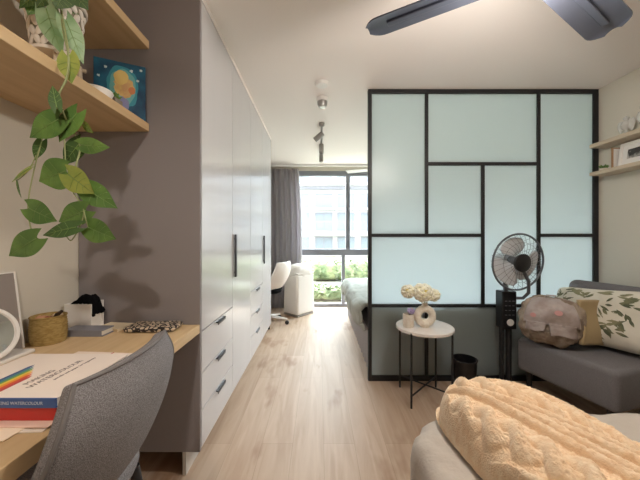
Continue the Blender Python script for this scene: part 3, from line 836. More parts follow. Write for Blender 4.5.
# leaf print pillow leaning against the backrest
pc = A0+ue*0.32+ve*0.395+Vector((0, 0, 0.648))
pn = (-ve*0.94+Vector((0, 0, 0.30))).normalized(); pu = (ue*math.cos(0.10)+Vector((0, 0, math.sin(0.10)))); pu = (pu-pn*pu.dot(pn)).normalized(); pv = pn.cross(pu).normalized()
if pv.z < 0: pv = -pv
XP = frame_to(pc, pu, pv, pu.cross(pv))
PW, PH, PT = 0.315, 0.208, 0.10
def pil(u, v, side):
    a, b_ = 2*u-1, 2*v-1
    e = max(0.0, (1-abs(a)**3.0)*(1-abs(b_)**3.0))
    pin = 1-0.05*(1-abs(a))*abs(b_)**2-0.0*(1-abs(b_))
    rc = (abs(a)**6*abs(b_)**6)*0.10; x = a*PW*(1-0.06*(1-b_*b_)*abs(a)**4-rc); y = b_*PH*(1-0.07*(1-a*a)*abs(b_)**4-rc)
    z = side*PT*e**0.55 + 0.006*fbm((a*2, b_*2, side), 1.4, 3)*min(1, e*3)
    return Vector((x, y, z))
pw_ = MB()
pw_.grid(lambda u, v: pil(u, v, 1), 40, 30, XP); pw_.grid(lambda u, v: pil(1-u, v, -1), 40, 30, XP)
M['pillow'] = mat('cream_linen_pillow', (222, 218, 206), 0.9, spec=0.1, var=(6, (208, 204, 190), 0.4, 0.65))
pt = pw_.build('pillow', M['pillow'], sharp=0)
tag(pt, 'cream pillow printed with dark green leaf sprigs on the grey armchair', 'pillow')
lp = MB(); lr = random.Random(21)
def leafprint(cu, cv, ang, ln, wd, side):
    pts = []
    n = 7
    for s in (1, -1):
        for i in range(n+1):
            f = i/n if s == 1 else 1-i/n
            if s == -1 and i in (0, n): continue
            lx = (f-0.5)*ln; ly = s*wd*math.sin(PI*f)**0.9
            pts.append((cu+(lx*math.cos(ang)-ly*math.sin(ang))/(2*PW), cv+(lx*math.sin(ang)+ly*math.cos(ang))/(2*PH)))
    vs = []
    for (u, v) in pts:
        if not (0.02 < u < 0.98 and 0.02 < v < 0.98): return
        p = pil(u, v, side); q = pil(u+0.01, v, side)-p; w = pil(u, v+0.01, side)-p
        nn = q.cross(w).normalized()*side
        vs.append(p+nn*(0.0012))
    lp.add(vs, [tuple(range(len(vs)))], XP)
side = 1 if (XP.to_3x3() @ Vector((0,0,1))).dot(-ve) > 0 else -1
for k in range(40):
    cu, cv = lr.uniform(0.06, 0.94), lr.uniform(0.06, 0.94); a = lr.uniform(-0.9, 0.9)
    for j in range(lr.randint(2, 4)):
        leafprint(cu+lr.uniform(-0.045, 0.045), cv+lr.uniform(-0.06, 0.06), a+lr.uniform(-0.8, 0.8)+(PI if j % 2 else 0), lr.uniform(0.040, 0.080), lr.uniform(0.006, 0.0105), side)
M['leafprint'] = mat('leaf_print', (88, 94, 72), 0.9, var=(9, (140, 138, 108), 0.45, 0.6))
lp.build('leaf_print', M['leafprint'], pt, label='dark green printed leaf sprigs')

# crumpled backpack on the armchair
M['bag'] = mat('taupe_nylon_bag', (172, 162, 160), 0.6, var=(9, (146, 132, 126), 0.42, 0.62), bump=(18, 0.5, 0.012))
M['baglow'] = mat('brown_camouflage_bag', (164, 150, 136), 0.75, var=(14, (128, 112, 98), 0.42, 0.55), bump=(24, 0.5, 0.012))
M['tan'] = mat('tan_canvas', (176, 156, 120), 0.85, bump=(20, 0.4, 0.008))
M['pink'] = mat('pink_print', (196, 146, 144), 0.7)
M['dark'] = mat('dark_zip', (66, 54, 46), 0.8)
bc_ = P(551, 322, 2.02); bc_.z = 0.452+0.166
t = thing('backpack', (bc_.x, bc_.y, 0.446), 'crumpled taupe backpack with two pink dots on the grey armchair', 'bag')
fd = Vector((-0.62, -0.76, 0.18)).normalized()          # the side the bag shows
fu = Vector((0,0,1)).cross(fd).normalized(); fv = fd.cross(fu)
XB = frame_to(bc_, fu, fv, fd)
def lump(amp, sc, off):
    return lambda d, p: p*(1+amp*fbm((d.x+off, d.y, d.z), sc, 4))
BR = (0.178, 0.166, 0.115)
MB().ball((0,0,0), BR, 64, 36, 0.85, 0.80, fn=lump(0.13, 1.9, 0.3), X=XB).build('body', M['baglow'], t, sharp=0)
def bagsurf(x, y, lift):
    """point on the shown side of the bag"""
    q = max(0.0, 1-abs(x/BR[0])**2.4-abs(y/BR[1])**2.4)
    return Vector((x, y, BR[2]*q**0.45*1.03+lift))
def crease(x, y, k):
    return 0.011*fbm((x*9+k, y*9, 1.5), 1.2, 4)+0.004*abs(noise.noise((x*22+k, y*16, 3.0)))
def flap(u, v):
    x = (2*u-1)*0.150*(1-0.35*v*v); y = -0.025+v*0.178
    return bagsurf(x, y, 0.012+crease(x, y, 2.0))
MB().grid(flap, 40, 28, XB).build('flap', M['bag'], t, solid=0.008, sharp=0, label='taupe upper flap')
def lobe(u, v, s, ln, w0):
    c = -0.078 if s < 0 else 0.058
    x = c+(2*u-1)*w0*(1-0.06*v)+0.010*s*v; y = -0.015-v*ln*(1+0.06*math.sin(u*7+s*2))
    return bagsurf(x, y, 0.016+crease(x, y, 5.0+s)+0.010*v)
MB().grid(lambda u, v: lobe(u, v, -1, 0.060, 0.055), 20, 14, XB).build('flap_lobe', M['bag'], t, solid=0.008, sharp=0)
MB().grid(lambda u, v: lobe(u, v, 1, 0.075, 0.070), 20, 14, XB).build('flap_lobe', M['bag'], t, solid=0.008, sharp=0)
def pocket(u, v):
    x = (2*u-1)*0.115; y = -0.075-v*0.055
    return bagsurf(x, y, 0.006+crease(x, y, 9.0))
MB().grid(pocket, 26, 12, XB).build('pocket', M['baglow'], t, solid=0.008, sharp=0)
for (dx, dy, rx, ry) in ((-0.096, 0.028, 0.017, 0.015), (0.040, 0.060, 0.022, 0.017)):
    dp = []
    for k in range(18):
        a = 2*PI*k/18; x = dx+rx*math.cos(a); y = dy+ry*math.sin(a)
        v_ = (y+0.025)/0.178; u_ = (x/0.150/(1-0.35*v_*v_)+1)/2
        dp.append(flap(u_, v_)+Vector((0, 0, 0.0105)))
    MB().add(dp, [tuple(range(18))], XB).build('printed_dot', M['pink'], t, label='pink dot')
MB().tube([XB @ Vector(p) for p in ((-0.03, 0.152, 0.02), (-0.025, 0.172, 0.03), (0.025, 0.174, 0.03), (0.03, 0.152, 0.02))], 0.007, 8).build('carry_loop', M['bag'], t)
def tanp(u, v):
    p = P(578+21*u+3*v, 300+45*v, 1.93-0.06*v+0.05*u)
    return p+Vector((0.012*math.sin(u*6+v*3), 0.010*math.sin(v*7), 0))
MB().grid(tanp, 12, 16).build('side_flap', M['tan'], t, solid=0.02, sharp=0, label='tan canvas side flap')

# ------------------------------------------------------------------ sofa bed in the foreground
t = thing('sofa_bed', (1.25, 0.1, 0), 'beige grey sofa bed in the foreground under the fleece throw', 'sofa bed')
def rrect(x0, x1, y0, y1, r, n=10):
    pts = []
    for (cx, cy, a0) in ((x1-r, y1-r, 0), (x0+r, y1-r, PI/2), (x0+r, y0+r, PI), (x1-r, y0+r, 3*PI/2)):
        for k in range(n+1):
            a = a0+PI/2*k/n; pts.append((cx+r*math.cos(a), cy+r*math.sin(a)))
    return pts
sx0, sx1, sy0, sy1 = 0.325, 2.25, -0.9, 1.185
prf = [(0.0, 0.27), (0.0, 0.33), (0.0, 0.39), (0.002, 0.43), (0.010, 0.465), (0.025, 0.485), (0.045, 0.496), (0.08, 0.50), (0.13, 0.501), (0.20, 0.501), (0.30, 0.501), (0.45, 0.501), (0.65, 0.501), (0.80, 0.501), (0.9625, 0.501)]
outl = rrect(sx0, sx1, sy0, sy1, 0.22, 30)
dense = []
for i in range(len(outl)):
    p, q = Vector(outl[i]), Vector(outl[(i+1) % len(outl)]); k = max(1, int((q-p).length/0.02))
    dense += [p+(q-p)*j/k for j in range(k)]
mid = Vector(((sx0+sx1)/2, (sy0+sy1)/2)); half = Vector(((sx1-sx0)/2, (sy1-sy0)/2))
def mat_pt(i, j):
    p = dense[i % len(dense)]; ins, z = prf[j]
    d = mid-p; f = min(1.0, ins/0.9625)
    x, y = p.x+d.x*f, p.y+d.y*f
    cr = 0.012*fbm((x*2.2, y*2.2, z*1.2), 2.2, 4)
    fold = 0.010*math.exp(-((math.atan2(p.y-(sy1-0.22), p.x-(sx0+0.22))-2.5)/0.10)**2)*(1 if ins < 0.05 else 0)
    n = -d.normalized() if ins < 0.03 else Vector((0, 0))
    return (x+n.x*(cr-fold), y+n.y*(cr-fold), z+(0.6*cr if j > 3 else 0))
nd = len(dense); mvs = [mat_pt(i, j) for j in range(len(prf)) for i in range(nd)]
mfs = [(j*nd+i, j*nd+(i+1) % nd, (j+1)*nd+(i+1) % nd, (j+1)*nd+i) for j in range(len(prf)-1) for i in range(nd)]
MB().add(mvs, mfs).build('mattress', M['sofabed'], t, sharp=0)
def skf(u, v):
    pts = rrect(sx0+0.008, sx1-0.008, sy0+0.008, sy1-0.008, 0.22, 10); n = len(pts)
    q = u*n; i = int(q) % n; f = q-int(q); a = Vector(pts[i]); b_ = Vector(pts[(i+1) % n]); p = a+(b_-a)*f
    c = Vector(((sx0+sx1)/2, (sy0+sy1)/2)); d = (p-c).normalized()
    p = p+d*(0.03*fbm((p.x*3, p.y*3, v*0.6), 2.5, 3)*(1.1-v)+0.01*(1-v))
    return (p.x, p.y, 0.02+v*0.30)
MB().grid(skf, 440, 8).build('valance', M['sofabed'], t, sharp=0)
MB().prism(rrect(sx0+0.03, sx1-0.03, sy0+0.03, sy1-0.03, 0.19), 0.0, 0.268).build('base', M['sofabed'], t)

# cable-knit fleece throw
TX0, TX1, TY0, TY1 = 0.415, 0.915, 0.10, 1.185
th = MB()
def ss(a, b_, x):
    x = max(0, min(1, (x-a)/(b_-a))); return x*x*(3-2*x)
def bulge(d, w):
    q = 1-(d/w)**2
    return math.sqrt(q) if q > 0 else 0.0
def throw_z(x, y):
    # rounded footprint, domed, highest at the far corner
    cx, cy = (TX0+TX1)/2, (TY0+TY1)/2
    a = abs((x-cx)/((TX1-TX0)/2)); b_ = abs((y-cy)/((TY1-TY0)/2))
    e = max(0.0, 1-(a**3.0+b_**5.0))
    dome = 0.150*e**0.34*(1-0.42*ss(0.62, 0.99, x))*(0.85+0.15*ss(0.7, 1.1, y))
    # knitted cables run diagonally, fanning out of the far corner
    px_, py_ = x-0.30, 1.42-y
    r = math.hypot(px_, py_); an = math.atan2(py_, px_)-0.86
    P_ = 0.40
    q = (an+0.5*P_) % P_-0.5*P_          # angle inside one repeat
    m = q*r                              # metres across
    rep_ = math.floor((an+0.5*P_)/P_)
    ph = r*2*PI/0.155+rep_*1.9
    wv = 0.030*math.sin(ph)
    amp = max(0.040*bulge(m-wv, 0.032)*(0.72+0.28*math.cos(ph)), 0.040*bulge(m+wv, 0.032)*(0.72-0.28*math.cos(ph)))
    for off, w in ((0.088, 0.017), (0.125, 0.017)):
        amp = max(amp, 0.029*bulge(abs(m)-off, w))
    amp = max(amp, 0.006)
    amp *= min(1.0, e*5)
    fuzz = 0.0035*noise.noise((x*110, y*110, 0.3))+0.0025*noise.noise((x*230, y*230, 1.3))
    return dome, amp, fuzz*min(1, e*6+0.3)
NX, NY = 330, 420
def throwf(u, v):
    # square to rounded footprint
    a, b_ = 2*u-1, 2*v-1
    x = (TX0+TX1)/2+a*(TX1-TX0)/2*(1-0.16*abs(b_)**6*abs(a)); y = (TY0+TY1)/2+b_*(TY1-TY0)/2*(1-0.12*abs(a)**6*abs(b_))
    d, am, fz = throw_z(x, y)
    return Vector((x+0.6*fz+0.17*(1.13-y), y-0.5*fz, 0.510+d+am+fz))
th.grid(throwf, NX, NY)
to = th.build('throw_blanket', M['throw'], sharp=0)
tag(to, 'fluffy peach cable-knit fleece throw heaped on the sofa bed', 'throw')

# ------------------------------------------------------------------ things on the desk
DZT = 0.764
# round mirror
t = thing('table_mirror', (-1.12, 0.99, DZT), 'round white-rimmed table mirror on the desk in front of the grey board', 'mirror')
Xm = axis_frame((-1.13, 0.965, 0.872), (0.93, -0.22, 0.34))
MB().lathe([(0.0, -0.008), (0.084, -0.008), (0.094, -0.004), (0.096, 0.006), (0.092, 0.012), (0.082, 0.012), (0.078, 0.004), (0, 0.004)], (0,0,0), 56, X=Xm).build('rim', M['white'], t)
MB().lathe([(0, 0.0045), (0.079, 0.0045), (0.079, 0.006), (0, 0.006)], (0,0,0), 56, X=Xm).build('mirror_glass', mat('silvered_mirror', (226, 230, 232), 0.03, metal=1.0), t)
MB().box(-1.165, -1.085, 0.84, 1.10, DZT, DZT+0.014).build('stand_base', M['white'], t, bevel=0.005, seg=3)
MB().tube([(-1.135, 0.985, DZT+0.01), (-1.135, 0.99, DZT+0.10)], 0.010, 10).build('stand_post', M['white'], t)
# grey board leaning on the wall
Xw = Matrix.Translation((-1.172, 0, DZT)) @ Matrix.Rotation(math.radians(-7), 4, 'Y')
t = thing('display_board', (-1.18, 1.0, DZT), 'grey board with clear edge leaning on the wall behind the mirror', 'board')
MB().box(-0.006, 0, 0.80, 1.135, 0.0, 0.30, Xw).build('board', mat('grey_board', (150, 142, 138), 0.5), t, smooth=False)
e_ = MB(); e_.box(-0.007, 0.003, 1.135, 1.142, 0, 0.305, Xw); e_.box(-0.007, 0.003, 0.80, 1.135, 0.30, 0.305, Xw)
e_.build('edge_strip', M['white'], t, smooth=False, bevel=0.001)
# woven basket
kc = Vector((-1.135, 1.205, DZT))
t = thing('woven_basket', kc, 'golden woven basket of small odds and ends on the desk', 'basket')
kb = MB()
def kprof(z):
    return 0.057+0.004*math.sin(PI*z/0.11)
pr = [(0, 0.0)]
for i in range(23):
    z = 0.11*i/22; pr.append((kprof(z)+0.0012*(1 if i % 2 else -1), z))
pr += [(0.053, 0.11), (0.051, 0.09), (0.051, 0.07), (0, 0.07)]
kb.lathe(pr, kc, 44); kb.build('body', M['wicker'], t, sharp=0)
MB().tube([(kc.x+0.057*math.cos(2*PI*k/40), kc.y+0.057*math.sin(2*PI*k/40), DZT+0.110) for k in range(40)], 0.004, 8, closed=True).build('rim', M['wicker'], t)
for (dx, dy, rz, col, lab) in ((-0.02, -0.01, 0.5, (190, 140, 110), 'pale brown trinket lying in the woven basket'), (0.018, -0.022, 2.1, (150, 88, 64), 'reddish brown trinket lying in the woven basket'), (0.012, 0.028, 1.2, (214, 190, 160), 'cream trinket lying in the woven basket')):
    X = rotz(rz, (kc.x+dx, kc.y+dy, DZT+0.095))
    tag(MB().ball((0,0,0), (0.022, 0.013, 0.018), 18, 10, 0.7, 0.7, fn=lump(0.12, 2, dx*90), X=X).build('trinket', mat('trinket_'+str(rz), col, 0.6)), lab, 'trinket', 'trinkets in the woven basket')
cl = MB().tube([(kc.x+0.018, kc.y-0.005, DZT+0.085), (kc.x+0.045, kc.y-0.008, DZT+0.118), (kc.x+0.064, kc.y-0.01, DZT+0.132)], [0.006, 0.009, 0.006], 8)
tag(cl.build('hair_clip', M['dark']), 'dark hair clip sticking out of the woven basket', 'hair clip')
# white organiser
t = thing('desk_organizer', (-1.13, 1.385, DZT), 'white open desk organiser in the corner against the wardrobe', 'organizer')
ob = MB()
ox0, ox1, oy0, oy1 = -1.195, -1.068, 1.345, 1.425
ob.box(ox0, ox1, oy0, oy1, DZT, DZT+0.006); ob.box(ox0, ox1, oy0, oy0+0.006, DZT+0.006, DZT+0.125)
ob.box(ox0, ox1, oy1-0.006, oy1, DZT+0.006, DZT+0.13); ob.box(ox0, ox0+0.006, oy0+0.006, oy1-0.006, DZT+0.006, DZT+0.125)
ob.build('body', M['white'], t, smooth=False, bevel=0.0015)
MB().box(ox1-0.012, ox1-0.008, oy0+0.006, oy1-0.006, DZT+0.006, DZT+0.07).build('divider', M['white'], t, smooth=False)
for k, (c, h) in enumerate((((224, 190, 176), 0.085), ((238, 226, 214), 0.098), ((196, 150, 134), 0.08))):
    labk = ['pink card packet standing in the white organiser', 'cream card packet standing in the white organiser', 'dusty red card packet standing in the white organiser'][k]
    y = oy0+0.012+k*0.020
    tag(MB().box(ox0+0.012, ox1-0.016, y, y+0.014, DZT+0.0065, DZT+h).build('card_packet', mat('card_%d' % k, c, 0.7), smooth=False, bevel=0.002), labk, 'packet', 'packets in the white organiser')
ck = MB()
def cloth(u, v):
    x = -1.165+0.105*u; y = 1.35+0.07*v
    z = DZT+0.128+0.028*math.sin(PI*u)*math.sin(PI*v)**0.5+0.012*fbm((u*3, v*3, 4), 1.8, 3)
    if u > 0.72: z -= (u-0.72)*0.20
    return (x, y, z)
ck.grid(cloth, 26, 18)
tag(ck.build('black_cloth', M['blackcloth'], solid=0.012, off=0, sharp=0), 'crumpled black cloth draped over the white organiser', 'cloth')
# grey box file in front of the organiser
t = thing('grey_notebook', (-1.04, 1.30, DZT), 'thick grey notebook lying in front of the white organiser', 'book')
MB().box(-1.135, -0.955, 1.268, 1.338, DZT, DZT+0.005).build('cover', mat('grey_cover', (122, 122, 132), 0.5), t, smooth=False, bevel=0.001)
MB().box(-1.132, -0.960, 1.272, 1.335, DZT+0.005, DZT+0.024).build('pages', mat('book_pages', (232, 226, 214), 0.8), t, smooth=False)
cv_ = MB(); cv_.box(-1.135, -0.955, 1.268, 1.338, DZT+0.024, DZT+0.029); cv_.box(-1.135, -0.962, 1.266, 1.271, DZT, DZT+0.029)
cv_.build('cover', mat('grey_cover_top', (136, 138, 150), 0.5), t, smooth=False, bevel=0.001)
# cream pad
t = thing('writing_pad', (-1.0, 1.38, DZT), 'cream writing pad lying between the organiser and the patterned pouch', 'pad')
Xq = rotz(-0.12, (-0.992, 1.385, DZT))
MB().box(-0.062, 0.062, -0.045, 0.052, 0, 0.010, Xq).build('pages', mat('cream_pages', (232, 214, 184), 0.8), t, smooth=False)
MB().box(-0.063, 0.063, -0.046, 0.053, 0.010, 0.013, Xq).build('cover', mat('cream_cover', (238, 222, 194), 0.6), t, smooth=False)
# patterned pouch
M['pouch'] = pattern_mat('black_and_cream_pattern', (44, 38, 36), (206, 188, 166), 48)
pm_ = MB()
Xq = rotz(0.04, (-0.79, 1.375, DZT))
pm_.ball((0,0,0.013), (0.118, 0.062, 0.013), 60, 12, 0.5, 0.28, X=Xq)
t = thing('patterned_pouch', (-0.79, 1.375, DZT), 'flat black and cream patterned pouch on the desk against the wardrobe', 'pouch')
pm_.build('body', M['pouch'], t)
MB().tube([Xq @ Vector((-0.105+0.21*k/8, 0.0635-0.001*abs(k-4), 0.014)) for k in range(9)], 0.0025, 6).build('zip', M['dark'], t)

# books and papers
pages = mat('white_pages', (236, 228, 216), 0.8)
M['bluecover'] = mat('blue_book_cover', (62, 98, 160), 0.45); M['redcover'] = mat('red_book_cover', (196, 48, 42), 0.45)
M['whitecover'] = mat('white_book_cover', (240, 226, 216), 0.4)
M['ink'] = mat('grey_print', (140, 126, 122), 0.7); M['whiteink'] = mat('pale_blue_print', (196, 208, 226), 0.6)
bx0_, bx1_ = -0.93, -0.612
def sheet(x0, x1, y0, y1, z, rz, lab, col):
    c = ((x0+x1)/2, (y0+y1)/2, z)
    o = MB().box(-(x1-x0)/2, (x1-x0)/2, -(y1-y0)/2, (y1-y0)/2, 0, 0.0022, rotz(rz, c)).build('paper_sheet', mat('paper_'+lab[:8], col, 0.8), smooth=False)
    return tag(o, lab, 'paper', 'papers under the books')
sheet(-0.92, -0.625, 0.635, 0.86, DZT+0.0004, 0.05, 'white paper sheet lowest under the red book', (236, 226, 214))
sheet(-0.93, -0.66, 0.622, 0.85, DZT+0.0031, -0.10, 'cream paper sheet fanned out under the red book', (240, 220, 196))
sheet(-0.90, -0.615, 0.65, 0.86, DZT+0.0058, 0.0, 'pinkish paper sheet directly under the red book', (238, 206, 190))
def book(z0, z1, x0, x1, y0, y1, cm, name, lab, topm=None):
    t = thing(name, ((x0+x1)/2, (y0+y1)/2, z0), lab, 'book')
    MB().box(x0+0.003, x1-0.003, y0+0.004, y1-0.004, z0+0.002, z1-0.002).build('pages', pages, t, smooth=False)
    c = MB(); c.box(x0, x1, y0, y0+0.003, z0, z1)
    c.box(x0, x1, y0+0.003, y1, z0, z0+0.002)
    if not topm: c.box(x0, x1, y0+0.003, y1, z1-0.002, z1)
    c.build('cover', cm, t, smooth=False, bevel=0.0008)
    if topm: MB().box(x0, x1, y0+0.003, y1, z1-0.002, z1).build('front_cover', topm, t, smooth=False, label='white printed front cover')
    return t
zr0 = DZT+0.0082; zr1 = zr0+0.031; zb1 = zr1+0.0005+0.023
book(zr0, zr1, bx0_, bx1_-0.004, 0.672, 0.885, M['redcover'], 'red_book', 'thick red book second in the pile on the desk')
tb = book(zr1+0.0005, zb1, bx0_, bx1_, 0.668, 0.925, M['bluecover'], 'blue_spine_book', 'white covered book with blue spine on top of the pile', M['whitecover'])
Rup = frame_to(Vector((-0.725, 0.715, zb1+0.0003)), Vector((0,1,0)), Vector((-1,0,0)), Vector((0,0,1)))
text('title_lettering', 'MAKING', 0.021, Rup @ Matrix.Translation((0.015, 0.017, 0)), M['ink'], tb)
text('title_lettering', 'WATERCOLOUR', 0.021, Rup @ Matrix.Translation((0, -0.008, 0)), M['ink'], tb)
text('subtitle_lettering', 'pencils and paper for beginners', 0.011, Rup @ Matrix.Translation((0.04, -0.030, 0)), M['ink'], tb)
Rsp = frame_to(Vector((-0.86, 0.6675, zr1+0.009)), Vector((1,0,0)), Vector((0,0,1)), Vector((0,-1,0)))
text('spine_lettering', 'MAKING WATERCOLOUR', 0.010, Rsp @ Matrix.Translation((0.10, 0, 0)), M['whiteink'], tb)
cols = [(60, 84, 140), (70, 130, 150), (110, 160, 80), (230, 200, 70), (236, 150, 50), (214, 80, 50), (190, 60, 70)]
for k, c in enumerate(cols):
    x = -0.842+k*0.0098
    y0, y1 = 0.70-0.002*k, 0.845-0.011*k
    m_ = mat('pencil_%d' % k, c, 0.5)
    MB().add([(x, y0, zb1+0.0004), (x+0.0094, y0, zb1+0.0004), (x+0.0094, y1-0.012, zb1+0.0004), (x+0.0047, y1, zb1+0.0004), (x, y1-0.012, zb1+0.0004),
              (x, y0, zb1), (x+0.0094, y0, zb1), (x+0.0094, y1-0.012, zb1), (x+0.0047, y1, zb1), (x, y1-0.012, zb1)],
             [(0,1,2,3,4), (9,8,7,6,5), (0,5,6,1), (1,6,7,2), (2,7,8,3), (3,8,9,4), (4,9,5,0)]).build('printed_pencil', m_, tb, smooth=False)
t = thing('brochure', (-0.78, 0.99, DZT), 'pale brochure with a red fold line behind the book pile', 'brochure')
Xq = rotz(-0.08, (-0.80, 0.98, DZT))
MB().box(-0.12, 0.13, -0.13, 0.10, 0.0, 0.006, Xq).build('pages', mat('brochure_pages', (240, 222, 208), 0.7), t, smooth=False)
MB().box(0.020, 0.024, -0.13, 0.10, 0.006, 0.0064, Xq).build('fold_line', M['redcover'], t, smooth=False)

# ------------------------------------------------------------------ things on the lower left shelf
SZ = 1.775
# painting
t = thing('painting', (-0.96, 1.38, SZ), 'small blue canvas painting leaning on the wardrobe side', 'painting')
pa = Vector((-1.05, 1.335, SZ)); pb = Vector((-0.862, 1.425, SZ))
e1 = (pb-pa); Lp = e1.length; e1.normalize(); nn_ = Vector((e1.y, -e1.x, 0)); nn_.normalize()
up = Vector((0,0,1))
XC = frame_to(pa, e1, up, nn_)
def canvas_mat():
    m = bpy.data.materials.new('teal_painted_canvas'); m.use_nodes = True
    nt = m.node_tree; N = nt.nodes; L = nt.links; b = N['Principled BSDF']
    tc = N.new('ShaderNodeTexCoord'); nz = N.new('ShaderNodeTexNoise'); nz.inputs['Scale'].default_value = 11; nz.inputs['Detail'].default_value = 5
    L.new(tc.outputs['Object'], nz.inputs['Vector'])
    r = N.new('ShaderNodeValToRGB')
    for p_, c in ((0.30, (18, 44, 78)),):
        r.color_ramp.elements[0].position = p_; r.color_ramp.elements[0].color = lin(c)
    r.color_ramp.elements[1].position = 0.7; r.color_ramp.elements[1].color = lin((36, 108, 138))
    L.new(nz.outputs['Fac'], r.inputs['Fac']); L.new(r.outputs['Color'], b.inputs['Base Color']); b.inputs['Roughness'].default_value = 0.6
    return m
HP = 0.272
MB().box(0, Lp, 0, HP, -0.016, 0.0, XC).build('canvas', canvas_mat(), t, smooth=False, bevel=0.001)
def blob(cx, cy, rx, ry, z, m, name, seed, wob=0.12):
    pts = []
    for k in range(40):
        a = 2*PI*k/40; w = 1+wob*fbm((math.cos(a), math.sin(a), seed), 1.6, 2)
        pts.append((cx+rx*w*math.cos(a), cy+ry*w*math.sin(a)))
    MB().prism(pts, z-0.0004, z, XC).build(name, m, t, smooth=False)
blob(0.115, 0.155, 0.066, 0.098, 0.0006, mat('painted_teal_halo', (58, 146, 164), 0.6), 'painted_halo', 1)
blob(0.115, 0.155, 0.055, 0.084, 0.0011, mat('painted_pale_teal_halo', (110, 176, 176), 0.6), 'painted_halo', 2)
blob(0.118, 0.150, 0.044, 0.048, 0.0016, mat('painted_ochre', (206, 160, 112), 0.6, var=(30, (222, 190, 120), 0.4, 0.6)), 'painted_figure', 3, 0.3)
blob(0.108, 0.198, 0.030, 0.034, 0.0021, mat('painted_yellow', (226, 198, 122), 0.6), 'painted_figure', 4)
blob(0.118, 0.070, 0.024, 0.034, 0.0016, mat('painted_lilac', (136, 136, 176), 0.6), 'painted_figure', 5, 0.25)
blob(0.152, 0.142, 0.014, 0.018, 0.0024, mat('painted_orange', (206, 130, 84), 0.6), 'painted_figure', 6)
for k, (x, y) in enumerate(((0.046, 0.235), (0.020, 0.188), (0.150, 0.238), (0.176, 0.196), (0.19, 0.25))):
    blob(x, y, 0.006, 0.006, 0.0012, mat('painted_star_%d' % k, (214, 226, 226), 0.6), 'painted_star', 7+k, 0.5)
# white dish and succulent
t = thing('white_dish', (-0.918, 1.185, SZ), 'low white dish on the shelf in front of the blue painting', 'dish')
MB().lathe([(0.0, 0), (0.046, 0), (0.058, 0.03), (0.056, 0.034), (0.045, 0.010), (0, 0.010)], (-0.918, 1.185, SZ), 36).build('body', M['white'], t)
MB().lathe([(0.0, 0.012), (0.051, 0.024), (0.03, 0.036), (0, 0.040)], (-0.918, 1.185, SZ), 30).build('lid', M['whitematte'], t)
t = thing('succulent_pot', (-0.905, 1.262, SZ), 'little green succulent in a square grey pot beside the blue painting', 'plant')
MB().box(-0.93, -0.88, 1.238, 1.288, SZ, SZ+0.036).build('pot', mat('grey_concrete', (132, 122, 110), 0.85), t, bevel=0.003)
sc = MB()
for k in range(20):
    a = k*2.4; r = 0.008+0.024*(k/20)
    d = Vector((math.cos(a)*r, math.sin(a)*r, 0.030-0.016*(k/20)))
    sc.tube([Vector((-0.905, 1.263, SZ+0.034)), Vector((-0.905, 1.263, SZ+0.034))+d*0.7, Vector((-0.905, 1.263, SZ+0.034))+d*1.2], [0.004, 0.007, 0.001], 6)
sc.build('foliage', M['leaf'], t)

# trailing pothos in a relief pot on a wooden stand
pc_ = Vector((-1.01, 1.10, SZ))
t = thing('trailing_pothos', pc_, 'trailing green pothos in a leaf-relief pot on the oak shelf', 'plant')
st = MB()
for k in range(4):
    a = PI/4+k*PI/2
    st.tube([(pc_.x+0.072*math.cos(a), pc_.y+0.072*math.sin(a), SZ), (pc_.x+0.070*math.cos(a), pc_.y+0.070*math.sin(a), SZ+0.11)], 0.010, 10)
st.tube([(pc_.x-0.065, pc_.y-0.065, SZ+0.10), (pc_.x+0.065, pc_.y+0.065, SZ+0.10)], 0.008, 8)
st.tube([(pc_.x+0.065, pc_.y-0.065, SZ+0.10), (pc_.x-0.065, pc_.y+0.065, SZ+0.10)], 0.008, 8)
st.build('wooden_stand', M['paleoak'], t, label='pale wooden pot stand')
PZ0 = SZ+0.112
def potr(z): return 0.064+0.026*z/0.20
ppot = MB().lathe([(0, 0), (potr(0), 0), (potr(0)+0.003, 0.012), (potr(0.02)-0.003, 0.02), (potr(0.19)-0.003, 0.19), (potr(0.2)+0.002, 0.196), (potr(0.2)+0.002, 0.214), (potr(0.2)-0.008, 0.214), (potr(0.2)-0.012, 0.18), (0, 0.18)], (pc_.x, pc_.y, PZ0), 56).build('pot', M['potgap'], t)
rel = MB()
for row in range(6):
    for k in range(15):
        a = 2*PI*(k+0.5*(row % 2))/15; z = 0.034+row*0.030; r = potr(z)-0.002
        d = Vector((math.cos(a), math.sin(a), 0))
        rel.ball((0,0,0), (0.012, 0.023, 0.005), 10, 6, X=axis_frame(pc_+Vector((0,0,PZ0-pc_.z+z))+d*r, d) @ Matrix.Rotation(0.5*(1 if (row+k) % 2 else -1), 4, 'Z'))
for zz_ in (0.006, 0.205):
    MB().lathe([(potr(zz_)+0.002, -0.008), (potr(zz_)+0.006, -0.006), (potr(zz_)+0.006, 0.006), (potr(zz_)+0.002, 0.008)], (pc_.x, pc_.y, PZ0+zz_), 56).build('pot_band', M['pot'], ppot, label='whitish smooth band')
rel.build('leaf_relief', M['pot'], ppot, label='whitish raised leaves')

